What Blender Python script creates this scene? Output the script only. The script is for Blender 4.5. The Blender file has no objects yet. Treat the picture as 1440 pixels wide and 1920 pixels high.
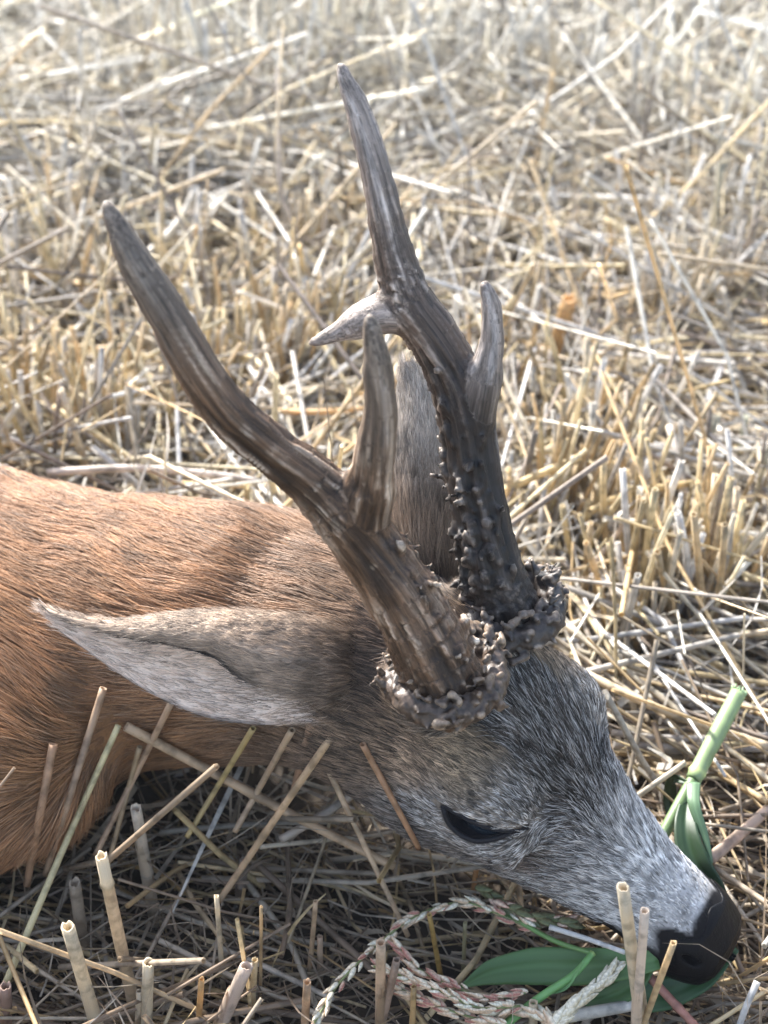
import bpy, math, random
import numpy as np
from mathutils import Vector, Matrix

rng = np.random.default_rng(7)
random.seed(7)
C = bpy.context.scene.collection
sc = bpy.context.scene

# ------------------------------------------------------------------ camera, sky, sun, exposure
PITCH = math.radians(36)
CAM = np.array([0, 0, .52])
cd = bpy.data.cameras.new('camera')
cam = bpy.data.objects.new('camera', cd)
C.objects.link(cam)
cam.location = CAM
cam.rotation_euler = (math.pi / 2 - PITCH, 0, 0)
cd.sensor_fit = 'VERTICAL'
cd.sensor_height = 32
cd.lens = 48
cd.clip_start = .01
cd.clip_end = 600
cd.dof.use_dof = True
cd.dof.focus_distance = .60
cd.dof.aperture_fstop = 9.5
sc.camera = cam
SUN_EL = math.radians(40)
SUN_AZ = math.radians(-34)          # measured from +Y, negative = to the left
w = bpy.data.worlds.new("World")
sc.world = w
w.use_nodes = True
nt = w.node_tree
bg = nt.nodes['Background']
sky = nt.nodes.new('ShaderNodeTexSky')
sky.sky_type = 'NISHITA'
sky.sun_disc = False
sky.sun_elevation = SUN_EL
sky.sun_rotation = SUN_AZ
sky.dust_density = 2.0
hs = nt.nodes.new('ShaderNodeHueSaturation')      # thin veil of high haze: a paler sky
hs.inputs['Saturation'].default_value = .82
nt.links.new(sky.outputs[0], hs.inputs['Color'])
nt.links.new(hs.outputs[0], bg.inputs[0])
bg.inputs[1].default_value = .14
sd = bpy.data.lights.new('sun', 'SUN')
sd.energy = 4.3
sd.angle = math.radians(4)
sd.color = (1, .97, .92)
so = bpy.data.objects.new('sun', sd)
C.objects.link(so)
sdir = Vector((math.sin(SUN_AZ) * math.cos(SUN_EL), math.cos(SUN_AZ) * math.cos(SUN_EL), math.sin(SUN_EL)))
so.rotation_euler = sdir.to_track_quat('Z', 'Y').to_euler()
so.location = (0, 3, 3)
sc.view_settings.view_transform = 'Standard'
sc.view_settings.look = 'None'
sc.view_settings.gamma = 1
sc.view_settings.exposure = 2.1
sc.render.engine = 'CYCLES'
sc.cycles.max_bounces = 8
sc.cycles.diffuse_bounces = 4
sc.cycles.transmission_bounces = 4
sc.cycles.use_denoising = True

# ------------------------------------------------------------------ geometry of the view (photo pixels -> places)
FPX = 1920 * 48 / 32.
FW = np.array([0, math.cos(PITCH), -math.sin(PITCH)])
RT = np.array([1., 0, 0])
UP = np.array([0, math.sin(PITCH), math.cos(PITCH)])


def ray(px, py):
    return FW + RT * (px - 720) / FPX - UP * (py - 960) / FPX


def at(px, py, d):
    """point seen at a photo pixel, d metres along the view axis"""
    return CAM + ray(px, py) * d


def onz(px, py, z=0.):
    """point seen at a photo pixel at height z"""
    r = ray(px, py)
    return CAM + r * ((z - CAM[2]) / r[2])


def proj(X):
    d = np.asarray(X) - CAM
    z = d @ FW
    return 720 + FPX * (d @ RT) / z, 960 - FPX * (d @ UP) / z, z


SOIL = -.035

# ------------------------------------------------------------------ dusty backlit air over the stubble
hv_ = [(x, y, z) for x in (-310, 310) for y in (-310, 310) for z in (-1.2, .66)]
hme = bpy.data.meshes.new('haze')
hme.from_pydata(hv_, [], [(0, 1, 3, 2), (4, 6, 7, 5), (0, 4, 5, 1), (2, 3, 7, 6), (0, 2, 6, 4), (1, 5, 7, 3)])
hm_ = bpy.data.materials.new('haze')
hm_.use_nodes = True
hm_.node_tree.nodes.clear()
ho_ = hm_.node_tree.nodes.new('ShaderNodeOutputMaterial')
hp_ = hm_.node_tree.nodes.new('ShaderNodeVolumePrincipled')
hp_.inputs['Color'].default_value = (.93, .95, 1, 1)
hp_.inputs['Density'].default_value = .0065
hp_.inputs['Anisotropy'].default_value = .35
hm_.node_tree.links.new(hp_.outputs[0], ho_.inputs['Volume'])
hme.materials.append(hm_)
hz = bpy.data.objects.new('haze', hme)
C.objects.link(hz)
hz['kind'] = 'stuff'
hz['label'] = 'thin dusty haze in the backlit air over the field'

# ------------------------------------------------------------------ helpers


def tag(o, label=None, cat=None, group=None, kind=None):
    if label: o['label'] = label
    if cat: o['category'] = cat
    if group: o['group'] = group
    if kind: o['kind'] = kind
    return o


def hash3(i, j, k, seed=0):
    h = (i.astype(np.int64) * 73856093) ^ (j.astype(np.int64) * 19349663) ^ (k.astype(np.int64) * 83492791) ^ (seed * 2654435761)
    h = (h ^ (h >> 13)) * 1274126177
    h = h & 0xffffffff
    h = (h ^ (h >> 16)) & 0xffff
    return h / 65535.


def noise(P, seed=0):
    """smooth value noise in -1..1 at P (n,3)"""
    P = np.asarray(P, float)
    I = np.floor(P)
    f = P - I
    f = f * f * (3 - 2 * f)
    I = I.astype(np.int64)
    r = 0
    for a in (0, 1):
        for b in (0, 1):
            for c in (0, 1):
                wgt = (f[:, 0] if a else 1 - f[:, 0]) * (f[:, 1] if b else 1 - f[:, 1]) * (f[:, 2] if c else 1 - f[:, 2])
                r = r + wgt * hash3(I[:, 0] + a, I[:, 1] + b, I[:, 2] + c, seed)
    return r * 2 - 1


def fbm(P, seed=0, oct=3):
    r = 0
    a = 1.
    s = 0
    for o in range(oct):
        r = r + a * noise(np.asarray(P) * 2 ** o, seed + o)
        s += a
        a *= .5
    return r / s


def unit(v):
    return v / (np.linalg.norm(v, axis=-1, keepdims=True) + 1e-12)


def sstep(a, b, x):
    t = np.clip((x - a) / (b - a), 0, 1)
    return t * t * (3 - 2 * t)


def mix(a, b, t):
    t = np.asarray(t)[..., None]
    return np.asarray(a) * (1 - t) + np.asarray(b) * t


def mesh_np(name, V, Fq, mat=None, col=None, parent=None, smooth=True, uv=None, link=True):
    """V (n,3), Fq (m,3 or 4)"""
    me = bpy.data.meshes.new(name)
    V = np.ascontiguousarray(V, np.float32)
    Fq = np.ascontiguousarray(Fq, np.int32)
    k = Fq.shape[1]
    me.vertices.add(len(V))
    me.vertices.foreach_set('co', V.ravel())
    me.loops.add(Fq.size)
    me.loops.foreach_set('vertex_index', Fq.ravel())
    me.polygons.add(len(Fq))
    me.polygons.foreach_set('loop_start', np.arange(0, Fq.size, k, dtype=np.int32))
    me.polygons.foreach_set('use_smooth', np.full(len(Fq), smooth))
    me.update(calc_edges=True)
    if col is not None:
        a = me.color_attributes.new('Col', 'FLOAT_COLOR', 'POINT')
        c4 = np.ones((len(V), 4), np.float32)
        c4[:, :3] = np.clip(col, 0, 1)
        a.data.foreach_set('color', c4.ravel())
    if uv is not None:
        ul = me.uv_layers.new(name='UVMap')
        ul.data.foreach_set('uv', np.ascontiguousarray(uv[Fq.ravel()], np.float32).ravel())
    if mat: me.materials.append(mat)
    me.validate()
    if not link: return me
    o = bpy.data.objects.new(name, me)
    C.objects.link(o)
    if parent: o.parent = parent
    return o


def nodes_of(m):
    m.use_nodes = True
    return m.node_tree, m.node_tree.nodes['Principled BSDF']


def attr_mat(name, rough=.5, spec=.4, bump=None, noise_amt=.15, nscale=400, translucent=0., stretch=None, coat=0, blotch=0):
    """procedural material coloured by the thing's own colour attribute, broken up by noise"""
    m = bpy.data.materials.new(name)
    t, b = nodes_of(m)
    a = t.nodes.new('ShaderNodeAttribute')
    a.attribute_name = 'Col'
    tc = t.nodes.new('ShaderNodeTexCoord')
    mp = t.nodes.new('ShaderNodeMapping')
    n = t.nodes.new('ShaderNodeTexNoise')
    n.inputs['Scale'].default_value = nscale
    n.inputs['Detail'].default_value = 4
    if stretch:
        mp.inputs['Scale'].default_value = stretch
        t.links.new(tc.outputs['UV'], mp.inputs[0])
    else:
        t.links.new(tc.outputs['Object'], mp.inputs[0])
    t.links.new(mp.outputs[0], n.inputs['Vector'])
    mr = t.nodes.new('ShaderNodeMapRange')
    mr.inputs[1].default_value = .25
    mr.inputs[2].default_value = .75
    mr.inputs[3].default_value = 1 - noise_amt * 1.6
    mr.inputs[4].default_value = 1 + noise_amt
    t.links.new(n.outputs[0], mr.inputs[0])
    mx = t.nodes.new('ShaderNodeVectorMath')
    mx.operation = 'SCALE'
    t.links.new(a.outputs['Color'], mx.inputs[0])
    t.links.new(mr.outputs[0], mx.inputs['Scale'])
    if blotch:
        n2 = t.nodes.new('ShaderNodeTexNoise')
        n2.inputs['Scale'].default_value = blotch
        n2.inputs['Detail'].default_value = 5
        t.links.new(tc.outputs['Object'], n2.inputs['Vector'])
        m2 = t.nodes.new('ShaderNodeMapRange')
        for i_, v_ in ((1, .36), (2, .52), (3, .62), (4, 1.04)): m2.inputs[i_].default_value = v_
        t.links.new(n2.outputs[0], m2.inputs[0])
        mu = t.nodes.new('ShaderNodeMath')
        mu.operation = 'MULTIPLY'
        t.links.new(mr.outputs[0], mu.inputs[0])
        t.links.new(m2.outputs[0], mu.inputs[1])
        t.links.new(mu.outputs[0], mx.inputs['Scale'])
    t.links.new(mx.outputs[0], b.inputs['Base Color'])
    b.inputs['Roughness'].default_value = rough
    b.inputs['Specular IOR Level'].default_value = spec
    if coat:
        b.inputs['Coat Weight'].default_value = coat
        b.inputs['Coat Roughness'].default_value = .25
    if bump:
        bp = t.nodes.new('ShaderNodeBump')
        bp.inputs['Strength'].default_value = bump[0]
        bp.inputs['Distance'].default_value = bump[1]
        t.links.new(n.outputs[0], bp.inputs['Height'])
        t.links.new(bp.outputs[0], b.inputs['Normal'])
    if translucent:
        tr = t.nodes.new('ShaderNodeBsdfTranslucent')
        t.links.new(mx.outputs[0], tr.inputs[0])
        ms = t.nodes.new('ShaderNodeMixShader')
        ms.inputs[0].default_value = translucent
        t.links.new(b.outputs[0], ms.inputs[1])
        t.links.new(tr.outputs[0], ms.inputs[2])
        t.links.new(ms.outputs[0], t.nodes['Material Output'].inputs[0])
    return m


M_straw = attr_mat('straw', .46, .34, (.25, .0006), .2, 1, .38, stretch=(6, 260, 1), blotch=150)
M_fur = attr_mat('fur_hair', .5, .45, None, .0, 10, .12)
M_skin = attr_mat('hide', .8, .15, (.3, .0005), .2, 900)
M_burr = attr_mat('burr_bone', .5, .45, (.5, .0005), .3, 900)
M_nose = attr_mat('nose_leather', .42, .12, (.6, .0005), .2, 1500)
M_green = attr_mat('green_blade', .42, .45, (.2, .0003), .12, 1, .25, stretch=(3, 300, 1))
M_seed = attr_mat('seed_husk', .5, .4, (.2, .0003), .25, 1500, .15)
M_earskin = attr_mat('ear_skin', .7, .2, (.2, .0003), .12, 700, .2)

# ------------------------------------------------------------------ soil


def soil_material():
    m = bpy.data.materials.new('soil')
    t, b = nodes_of(m)
    tc = t.nodes.new('ShaderNodeTexCoord')
    n = t.nodes.new('ShaderNodeTexNoise')
    n.inputs['Scale'].default_value = 60
    n.inputs['Detail'].default_value = 9
    n.inputs['Roughness'].default_value = .7
    t.links.new(tc.outputs['Object'], n.inputs['Vector'])
    r = t.nodes.new('ShaderNodeValToRGB')
    r.color_ramp.elements[0].position = .35
    r.color_ramp.elements[0].color = (.022, .017, .013, 1)
    r.color_ramp.elements[1].position = .7
    r.color_ramp.elements[1].color = (.085, .064, .045, 1)
    t.links.new(n.outputs[0], r.inputs[0])
    t.links.new(r.outputs[0], b.inputs['Base Color'])
    b.inputs['Roughness'].default_value = .95
    bp = t.nodes.new('ShaderNodeBump')
    bp.inputs['Strength'].default_value = .8
    bp.inputs['Distance'].default_value = .004
    t.links.new(n.outputs[0], bp.inputs['Height'])
    t.links.new(bp.outputs[0], b.inputs['Normal'])
    return m


M_soil = soil_material()


def grid_mesh(xs, ys, f):
    X, Y = np.meshgrid(xs, ys, indexing='ij')
    Z = f(X, Y)
    V = np.stack([X, Y, Z], -1).reshape(-1, 3)
    I = np.arange(len(xs) * len(ys)).reshape(len(xs), len(ys))
    Fq = np.stack([I[:-1, :-1], I[1:, :-1], I[1:, 1:], I[:-1, 1:]], -1).reshape(-1, 4)
    return V, Fq


def soil_z(X, Y):
    P = np.stack([np.ravel(X), np.ravel(Y), np.zeros(np.size(X))], -1)
    z = .010 * fbm(P * 14, 3, 3) + .012 * noise(P * 3.1, 5)
    return (SOIL + z * np.exp(-((np.ravel(Y) - 1.2) / 4) ** 2)).reshape(np.shape(X))


def geo_axis(n, a, b, far):
    m = np.linspace(a, b, n)
    g = [b]
    st = (b - a) / n
    while g[-1] < far:
        st *= 1.5
        g.append(g[-1] + st)
    lo = [a]
    st = (b - a) / n
    while lo[-1] > -far:
        st *= 1.5
        lo.append(lo[-1] - st)
    return np.r_[np.array(lo[1:])[::-1], m, g[1:]]


V, Fq = grid_mesh(geo_axis(160, -1.2, 1.2, 300), geo_axis(180, -.1, 2.6, 300), soil_z)
g = mesh_np('ground', V, Fq, M_soil)
tag(g, kind='structure', label='dark crumbly field soil under the straw')

# ------------------------------------------------------------------ implicit surfaces


def surface_nets(F, xs, ys, zs):
    """naive surface nets on a rectilinear grid; F<0 inside"""
    nx, ny, nz = F.shape
    s = F < 0
    cs = [s[a:nx - 1 + a, b:ny - 1 + b, c:nz - 1 + c] for a in (0, 1) for b in (0, 1) for c in (0, 1)]
    any_ = np.logical_or.reduce(cs)
    all_ = np.logical_and.reduce(cs)
    act = any_ & ~all_
    I, J, K = np.nonzero(act)
    idx = np.full(act.shape, -1, np.int64)
    idx[I, J, K] = np.arange(len(I))
    acc = np.zeros((len(I), 3))
    cnt = np.zeros(len(I))
    G = [np.asarray(xs), np.asarray(ys), np.asarray(zs)]

    def corner(o):
        return np.stack([G[0][I + o[0]], G[1][J + o[1]], G[2][K + o[2]]], -1), F[I + o[0], J + o[1], K + o[2]]
    for ax in range(3):
        for a in (0, 1):
            for b in (0, 1):
                o0 = [0, 0, 0]
                oth = [q for q in range(3) if q != ax]
                o0[oth[0]] = a
                o0[oth[1]] = b
                o1 = list(o0)
                o1[ax] = 1
                p0, f0 = corner(o0)
                p1, f1 = corner(o1)
                m = (f0 < 0) != (f1 < 0)
                t = f0[m] / (f0[m] - f1[m])
                acc[m] += p0[m] + (p1[m] - p0[m]) * t[:, None]
                cnt[m] += 1
    V = acc / cnt[:, None]
    faces = []
    # x edges
    for ax in range(3):
        a1, a2 = [(1, 2), (2, 0), (0, 1)][ax]
        sl0 = [slice(1, -1)] * 3
        sl1 = [slice(1, -1)] * 3
        sl0[ax] = slice(0, -1)
        sl1[ax] = slice(1, None)
        s0 = s[tuple(sl0)]
        s1 = s[tuple(sl1)]
        ch = np.nonzero(s0 != s1)
        pos = [c.copy() for c in ch]
        for q in range(3):
            if q != ax: pos[q] = pos[q] + 1
        flip = s0[ch]

        def cell(d1, d2):
            p = [c.copy() for c in pos]
            p[a1] = p[a1] - d1
            p[a2] = p[a2] - d2
            return idx[p[0], p[1], p[2]]
        q = np.stack([cell(1, 1), cell(0, 1), cell(0, 0), cell(1, 0)], -1)
        q[~flip] = q[~flip][:, ::-1]
        faces.append(q)
    return V, np.concatenate(faces)


def convexity(V, Fq, N):
    """positive on knobs and rims, negative in crevices, in metres"""
    acc = np.zeros_like(V)
    cnt = np.zeros(len(V))
    for a_, b_ in ((0, 1), (1, 2), (2, 3), (3, 0)):
        np.add.at(acc, Fq[:, a_], V[Fq[:, b_]]); np.add.at(cnt, Fq[:, a_], 1)
        np.add.at(acc, Fq[:, b_], V[Fq[:, a_]]); np.add.at(cnt, Fq[:, b_], 1)
    lap = acc / np.maximum(cnt, 1)[:, None] - V
    c = -(lap * N).sum(1)
    for _ in range(2):
        a2 = c.copy(); n2 = np.ones(len(V))
        for a_, b_ in ((0, 1), (1, 2), (2, 3), (3, 0)):
            np.add.at(a2, Fq[:, a_], c[Fq[:, b_]]); np.add.at(n2, Fq[:, a_], 1)
            np.add.at(a2, Fq[:, b_], c[Fq[:, a_]]); np.add.at(n2, Fq[:, b_], 1)
        c = a2 / n2
    return c


def smin(a, b, k):
    h = np.clip(.5 + .5 * (b - a) / k, 0, 1)
    return b * (1 - h) + a * h - k * h * (1 - h)


def smax(a, b, k):
    return -smin(-a, -b, k)


def rcone(P, a, b, ra, rb):
    """distance to a tapered capsule, also the parameter along it"""
    a = np.asarray(a, P.dtype)
    b = np.asarray(b, P.dtype)
    ba = b - a
    t = np.clip(((P - a) @ ba) / (ba @ ba), 0, 1)
    d = P - a - t[..., None] * ba
    return np.sqrt((d * d).sum(-1)) - (ra + (rb - ra) * t), t


def ellip(P, c, r, Rm=None):
    q = P - np.asarray(c, P.dtype)
    if Rm is not None: q = q @ np.asarray(Rm, P.dtype)
    q = q / np.asarray(r, P.dtype)
    k = np.sqrt((q * q).sum(-1))
    return (k - 1) * min(r)


# ---- pose of the head: head frame in cm, X to the nose, Y to its left, Z up out of the forehead
R = np.array([[0.79530023, 0.53902929, 0.27738957], [-0.45454007, 0.83298823, -0.31547413], [-0.40111204, 0.12481197, 0.90748614]])
T = np.array([0.13827699, 0.40084753, 0.01388034])


def h2w(p):
    return (np.asarray(p, float) / 100) @ R.T + T


def w2h(p):
    return ((np.asarray(p) - T) @ R) * 100


ST = np.array([  # x, top, bottom, half width, z of the widest line
    (.55, -.55, -.75, .1, -.65), (.45, -.1, -1.3, .8, -.65), (.1, .45, -1.9, 1.35, -.7), (-.9, 1.05, -2.6, 1.8, -.8), (-2.2, 1.35, -2.9, 1.95, -.8),
    (-4, 1.75, -3.1, 2.05, -.6), (-6, 2.35, -3.5, 2.4, -.2), (-8, 3.15, -4.1, 2.9, .4), (-10, 4.15, -4.8, 3.35, 1.1),
    (-12, 5.0, -4.9, 3.75, 1.6), (-14, 5.45, -5.0, 3.8, 1.4), (-16, 5.5, -4.8, 3.6, 1.2), (-18, 5.0, -4.2, 3.5, .8),
    (-20, 3.9, -3.5, 3.2, .3), (-22, 2.6, -2.7, 2.3, 0), (-23.8, .5, -.8, .5, 0)])[::-1]


def head_sdf(P):
    """P in the head frame, cm"""
    x, y, z = P[..., 0], np.abs(P[..., 1]), P[..., 2]
    top, bot, wd, zc = [np.interp(x, ST[:, 0], ST[:, i]) for i in (1, 2, 3, 4)]
    up = z > zc
    hh = np.where(up, top - zc, zc - bot) + 1e-3
    n = np.where(up, 2.15, 1.9)
    q = ((y / wd) ** n + (np.abs(z - zc) / hh) ** n) ** (1 / n)
    d = (q - 1) * np.minimum(wd, hh) * .9
    d = np.maximum(d, np.maximum(x - .75, -24 - x))
    Q = np.stack([x, y, z], -1)
    # muzzle pads beside the nostrils, chin, brow, cheek, pedicle
    d = smin(d, ellip(Q, (-1.5, 1.35, -.9), (1.6, .75, .95)), .7)
    d = smin(d, ellip(Q, (-1.4, .0, -2.55), (1.7, 1.1, .75)), .5)
    d = smin(d, ellip(Q, (-11.4, 3.05, 3.0), (2.1, 1.25, 1.0)), .9)
    d = smin(d, ellip(Q, (-11.0, 3.1, 1.1), (2.4, 1.2, 1.4)), .9)
    d = smin(d, ellip(Q, (-13.8, 2.4, -1.2), (3.2, 1.5, 2.4)), 1.)
    d = smin(d, ellip(Q, (-15.3, 2.3, 5.2), (1.6, 1.5, 1.2)), .8)
    # furrow down the forehead, dip before the eye, mouth slit
    d = smax(d, -ellip(Q, (-8.0, 2.9, 1.1), (1.5, .35, .45)), .5)
    zm = -1.75 - .05 * (x + 4)
    slit = np.maximum(np.maximum(np.abs(z - zm) - .07, -x - 5.6), 0.9 - (y + .0)) 
    d = np.where((x > -5.8) & (y > .6), smax(d, -np.maximum(slit, (d + .28) * 0 + np.abs(z - zm) - .09), .12), d)
    # nostril
    nz = np.stack([x, y, z], -1)
    d = smax(d, -ellip(nz, (-1.0, 1.62, .05), (.62, .34, .26)), .12)
    # eye opening
    d = smax(d, -(eye_region(x, z) * .8 + 0 * y + np.where(y > 2.2, 0, 5) - .0), .12)
    return d


EYE_OUT = np.array([-12.35, 1.95])
EYE_IN = np.array([-9.4, 3.0])


def eye_region(x, z):
    """<0 inside the almond between the lids (x,z plane of the head), cm"""
    c = EYE_IN - EYE_OUT
    L = np.hypot(*c)
    ux, uz = c / L
    s = ((x - EYE_OUT[0]) * ux + (z - EYE_OUT[1]) * uz) / L
    t = -(x - EYE_OUT[0]) * uz + (z - EYE_OUT[1]) * ux
    ss = np.clip(s, 0, 1)
    low = -1.22 * (np.sin(np.pi * ss ** .72) ** .9) * (1 - .35 * ss)
    hi = .24 * np.sin(np.pi * ss)
    return np.maximum(np.maximum(low - t, t - hi), np.maximum(-s, s - 1) * L)


def P2(px, py, d): return at(px, py, d)


BODY = [  # centre, radius
    (h2w((-18.5, 0, .3)), .039), (P2(575, 1203, .672), .0415), (P2(430, 1186, .688), .0455), (P2(250, 1183, .711), .0515),
    (P2(40, 1200, .74), .067), (np.array([-.33, .62, .045]), .084), (np.array([-.52, .65, .055]), .105),
    (np.array([-.72, .66, .055]), .105), (np.array([-.86, .66, .050]), .092)]
LEGS = [((P2(55, 1285, .70), .048), (P2(-10, 1400, .67), .043)), ((P2(-10, 1400, .67), .043), (P2(-200, 1560, .66), .028)),
        ((P2(-200, 1560, .66), .026), (P2(-420, 1560, .68), .014)),
        ((np.array([-.80, .60, .05]), .075), (np.array([-.78, .45, .01]), .045)), ((np.array([-.78, .45, .01]), .035), (np.array([-.95, .40, -.005]), .018))]


def body_sdf(P):
    d = None
    for (a, ra), (b, rb) in zip(BODY[:-1], BODY[1:]):
        q, _ = rcone(P, a, b, ra, rb)
        d = q if d is None else smin(d, q, .035)
    for (a, ra), (b, rb) in LEGS:
        q, _ = rcone(P, a, b, ra, rb)
        d = smin(d, q, .025)
    return d


xs = np.r_[np.arange(-1.0, -.32, .010), np.arange(-.32, -.06, .0040), np.arange(-.06, .165, .0016)]
ys = np.r_[np.arange(.28, .36, .006), np.arange(.36, .53, .0018), np.arange(.53, .80, .005)]
zs = np.arange(-.065, .195, .0020)
X, Y, Z = np.meshgrid(xs, ys, zs, indexing='ij')
Pw = np.stack([X, Y, Z], -1).astype(np.float32)
D = body_sdf(Pw)
hm = X > -.13
Ph = w2h(Pw[hm].astype(np.float64))
H = head_sdf(Ph) / 100
D[hm] = smin(D[hm], H, .024)
# keep the face itself crisp where it is far from the neck
kk = sstep(-15.5, -13, Ph[:, 0])
D[hm] = D[hm] * (1 - kk) + H * kk
V, Fq = surface_nets(D, xs, ys, zs)


def tri_normals(V, Fq):
    n = np.cross(V[Fq[:, 2]] - V[Fq[:, 0]], V[Fq[:, 3]] - V[Fq[:, 1]])
    return n


def vert_normals(V, Fq):
    n = tri_normals(V, Fq)
    N = np.zeros_like(V)
    for k in range(Fq.shape[1]): np.add.at(N, Fq[:, k], n)
    return unit(N)


VN = vert_normals(V, Fq)
# slight muscular unevenness on the neck and body
bod = V[:, 0] < -.03
V[bod] += VN[bod] * (.0011 * fbm(V[bod] * 22, 9))[:, None] * sstep(-.03, -.09, V[bod, 0])[:, None]


# ---- coat colours -----------------------------------------------------------
def coat(P):
    """P world -> hair base colour, tip colour, length (m), skin colour, hair weight"""
    h = w2h(P)
    x, y, z = h[:, 0], h[:, 1], h[:, 2]
    ya = np.abs(y)
    n1 = fbm(P * 60, 21)
    n2 = fbm(P * 220, 22)
    n3 = fbm(P * 25, 23)
    red = np.array([.385, .20, .092])
    redd = np.array([.20, .11, .06])
    grey = np.array([.30, .235, .185])
    # body: red summer coat, darker streaks toward the nape
    body = mix(red, redd, np.clip(.15 + .4 * n3 + .3 * n2, 0, 1))
    px, py, _ = proj(P)
    nape = sstep(330, 640, px) * sstep(1420, 1150, py)
    body = mix(body, mix((.25, .17, .11), (.10, .075, .06), np.clip(.5 + n1, 0, 1)), nape * .5)
    low = sstep(.06, .0, P[:, 2])
    body = mix(body, (.38, .18, .09), low * .5)
    # face
    face = mix((.33, .265, .21), (.16, .12, .095), np.clip(.35 + .7 * n2, 0, 1))
    # lower cheek brown
    face = mix(face, (.20, .15, .115), sstep(.5, -2.5, z) * .7 * sstep(-4, -7, x))
    # forehead pepper-dark blaze
    fd = sstep(3.4, 1.6, ya + .25 * np.maximum(0, -(x + 9)) * 0) * sstep(-6.3, -8.8, x) * sstep(-16.5, -13.5, x)
    face = mix(face, mix((.030, .024, .022), (.13, .105, .09), np.clip(.5 + .9 * n2, 0, 1)), fd * .86)
    # pale grey muzzle
    mz = sstep(-8.5, -4.2, x) * sstep(-2.2, -.3, z)
    face = mix(face, (.60, .58, .56), mz * .95)
    # pale ring round the eye and beige patch above it
    e = np.hypot((x + 11.2) / 2.6, (z - 1.9) / 2.0)
    ring = sstep(1.35, .95, e) * (ya > 1.8)
    face = mix(face, (.50, .44, .38), ring * .8)
    br = np.exp(-(((x + 12.6) / 1.6) ** 2 + ((z - 3.9) / 1.1) ** 2)) * (ya > 1.8)
    face = mix(face, (.52, .38, .24), br * .95)
    tn = sstep(.048, .020, np.linalg.norm(P - at(650, 1275, .612), axis=1))
    face = mix(face, (.50, .34, .215), tn * .9)
    tn2 = sstep(.030, .010, np.linalg.norm(P - at(760, 1400, .602), axis=1))
    face = mix(face, (.50, .34, .215), tn2 * .85)
    # dark spot in front of the forehead, tear mark
    sp = np.exp(-(((x + 7.7) / .8) ** 2 + ((ya - .9) / .8) ** 2)) * (z > 1)
    face = mix(face, (.04, .03, .026), sp * .8)
    tm = np.exp(-(((x + 8.3) / 1.3) ** 2 + ((z - 1.25) / .45) ** 2)) * (ya > 1.5)
    face = mix(face, (.10, .075, .06), tm * .8)
    # back of the face behind the eye warm brown-grey
    bk = sstep(-13.5, -16.5, x)
    face = mix(face, mix((.31, .21, .135), (.15, .10, .07), np.clip(.4 + .8 * n1, 0, 1)), bk)
    pd = np.exp(-(((x + 18.0) / 1.6) ** 2 + ((ya - 1.6) / 2.0) ** 2)) * (z > 2)
    face = mix(face, (.07, .052, .045), pd * .75)
    ct = np.exp(-(((x + 9.) / 3.2) ** 2 + ((z - .3) / 1.0) ** 2)) * (ya > 1.5)
    face = mix(face, (.26, .185, .14), ct * .6)
    f = sstep(-23.5, -16.5, x + 1.2 * n3) * (P[:, 0] > -.13)
    mott = np.clip(.86 + .45 * fbm(P * np.array([150, 150, 150]), 77, 2), .4, 1.3)
    face = face * mott[:, None] * (.72 + .33 * mz)[:, None]
    c = mix(body, face, f)
    # black nose zone and lip
    bl = np.maximum(nose_zone(h), lip_zone(h))
    c = mix(c, (.012, .011, .012), bl)
    ln = np.where(f > .5, .0075, .0)
    ln = (1 - f) * (.021 + .004 * n1) + f * (.0078 + .004 * sstep(-12, -20, x) + .003 * fd - .0045 * sstep(-7, -2, x) - .003 * ring)
    wgt = 1 - .98 * np.clip(bl * 1.2, 0, 1)
    er = eye_region(x, z)
    wgt = wgt * np.where((er < .22) & (ya > 2.2) & (ya > 2.4), 0, 1)
    for bc_ in (at(836, 1268, .577), at(956, 1138, .611)):
        wgt = wgt * sstep(.0150, .0185, np.linalg.norm(P - bc_, axis=1))
    skin = c * .62
    lidc = (er < .20) & (ya > 2.2)
    skin[lidc] = (.012, .011, .013)
    return c, f, ln, skin, wgt, fd, mz * f


def nose_zone(h):
    x, y, z = h[:, 0], np.abs(h[:, 1]), h[:, 2]
    edge = -1.75 - .95 * np.exp(-((y - 1.75) / .38) ** 2) + .25 * np.exp(-((y - 1.2) / .2) ** 2)
    return sstep(-.12, .18, x - edge) * np.maximum(sstep(-1.3, -.9, z), sstep(-1.6, -1.2, x))


def lip_zone(h):
    x, y, z = h[:, 0], np.abs(h[:, 1]), h[:, 2]
    lim = -1.0 - .10 * (x + 2) + .85 * np.exp(-((x + 2.0) / .9) ** 2)
    return sstep(-.1, .35, lim - z) * sstep(-5.2, -3.8, x)


hc, hf, hl, skin, hw, hfd, hmz = coat(V)
deer = mesh_np('roe_deer', V, Fq, M_skin, skin)
tag(deer, 'dead roebuck with dark antlers lying on the straw, grey face turned right', 'deer')


def clumped(P0, tips, per, amt):
    from mathutils import kdtree
    n = len(P0)
    m = max(1, n // per)
    ci = rng.choice(n, m, replace=False)
    kd = kdtree.KDTree(m)
    for a_, i_ in enumerate(ci): kd.insert(P0[i_], a_)
    kd.balance()
    near_ = np.array([kd.find(p)[1] for p in P0])
    return ci[near_]


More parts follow.
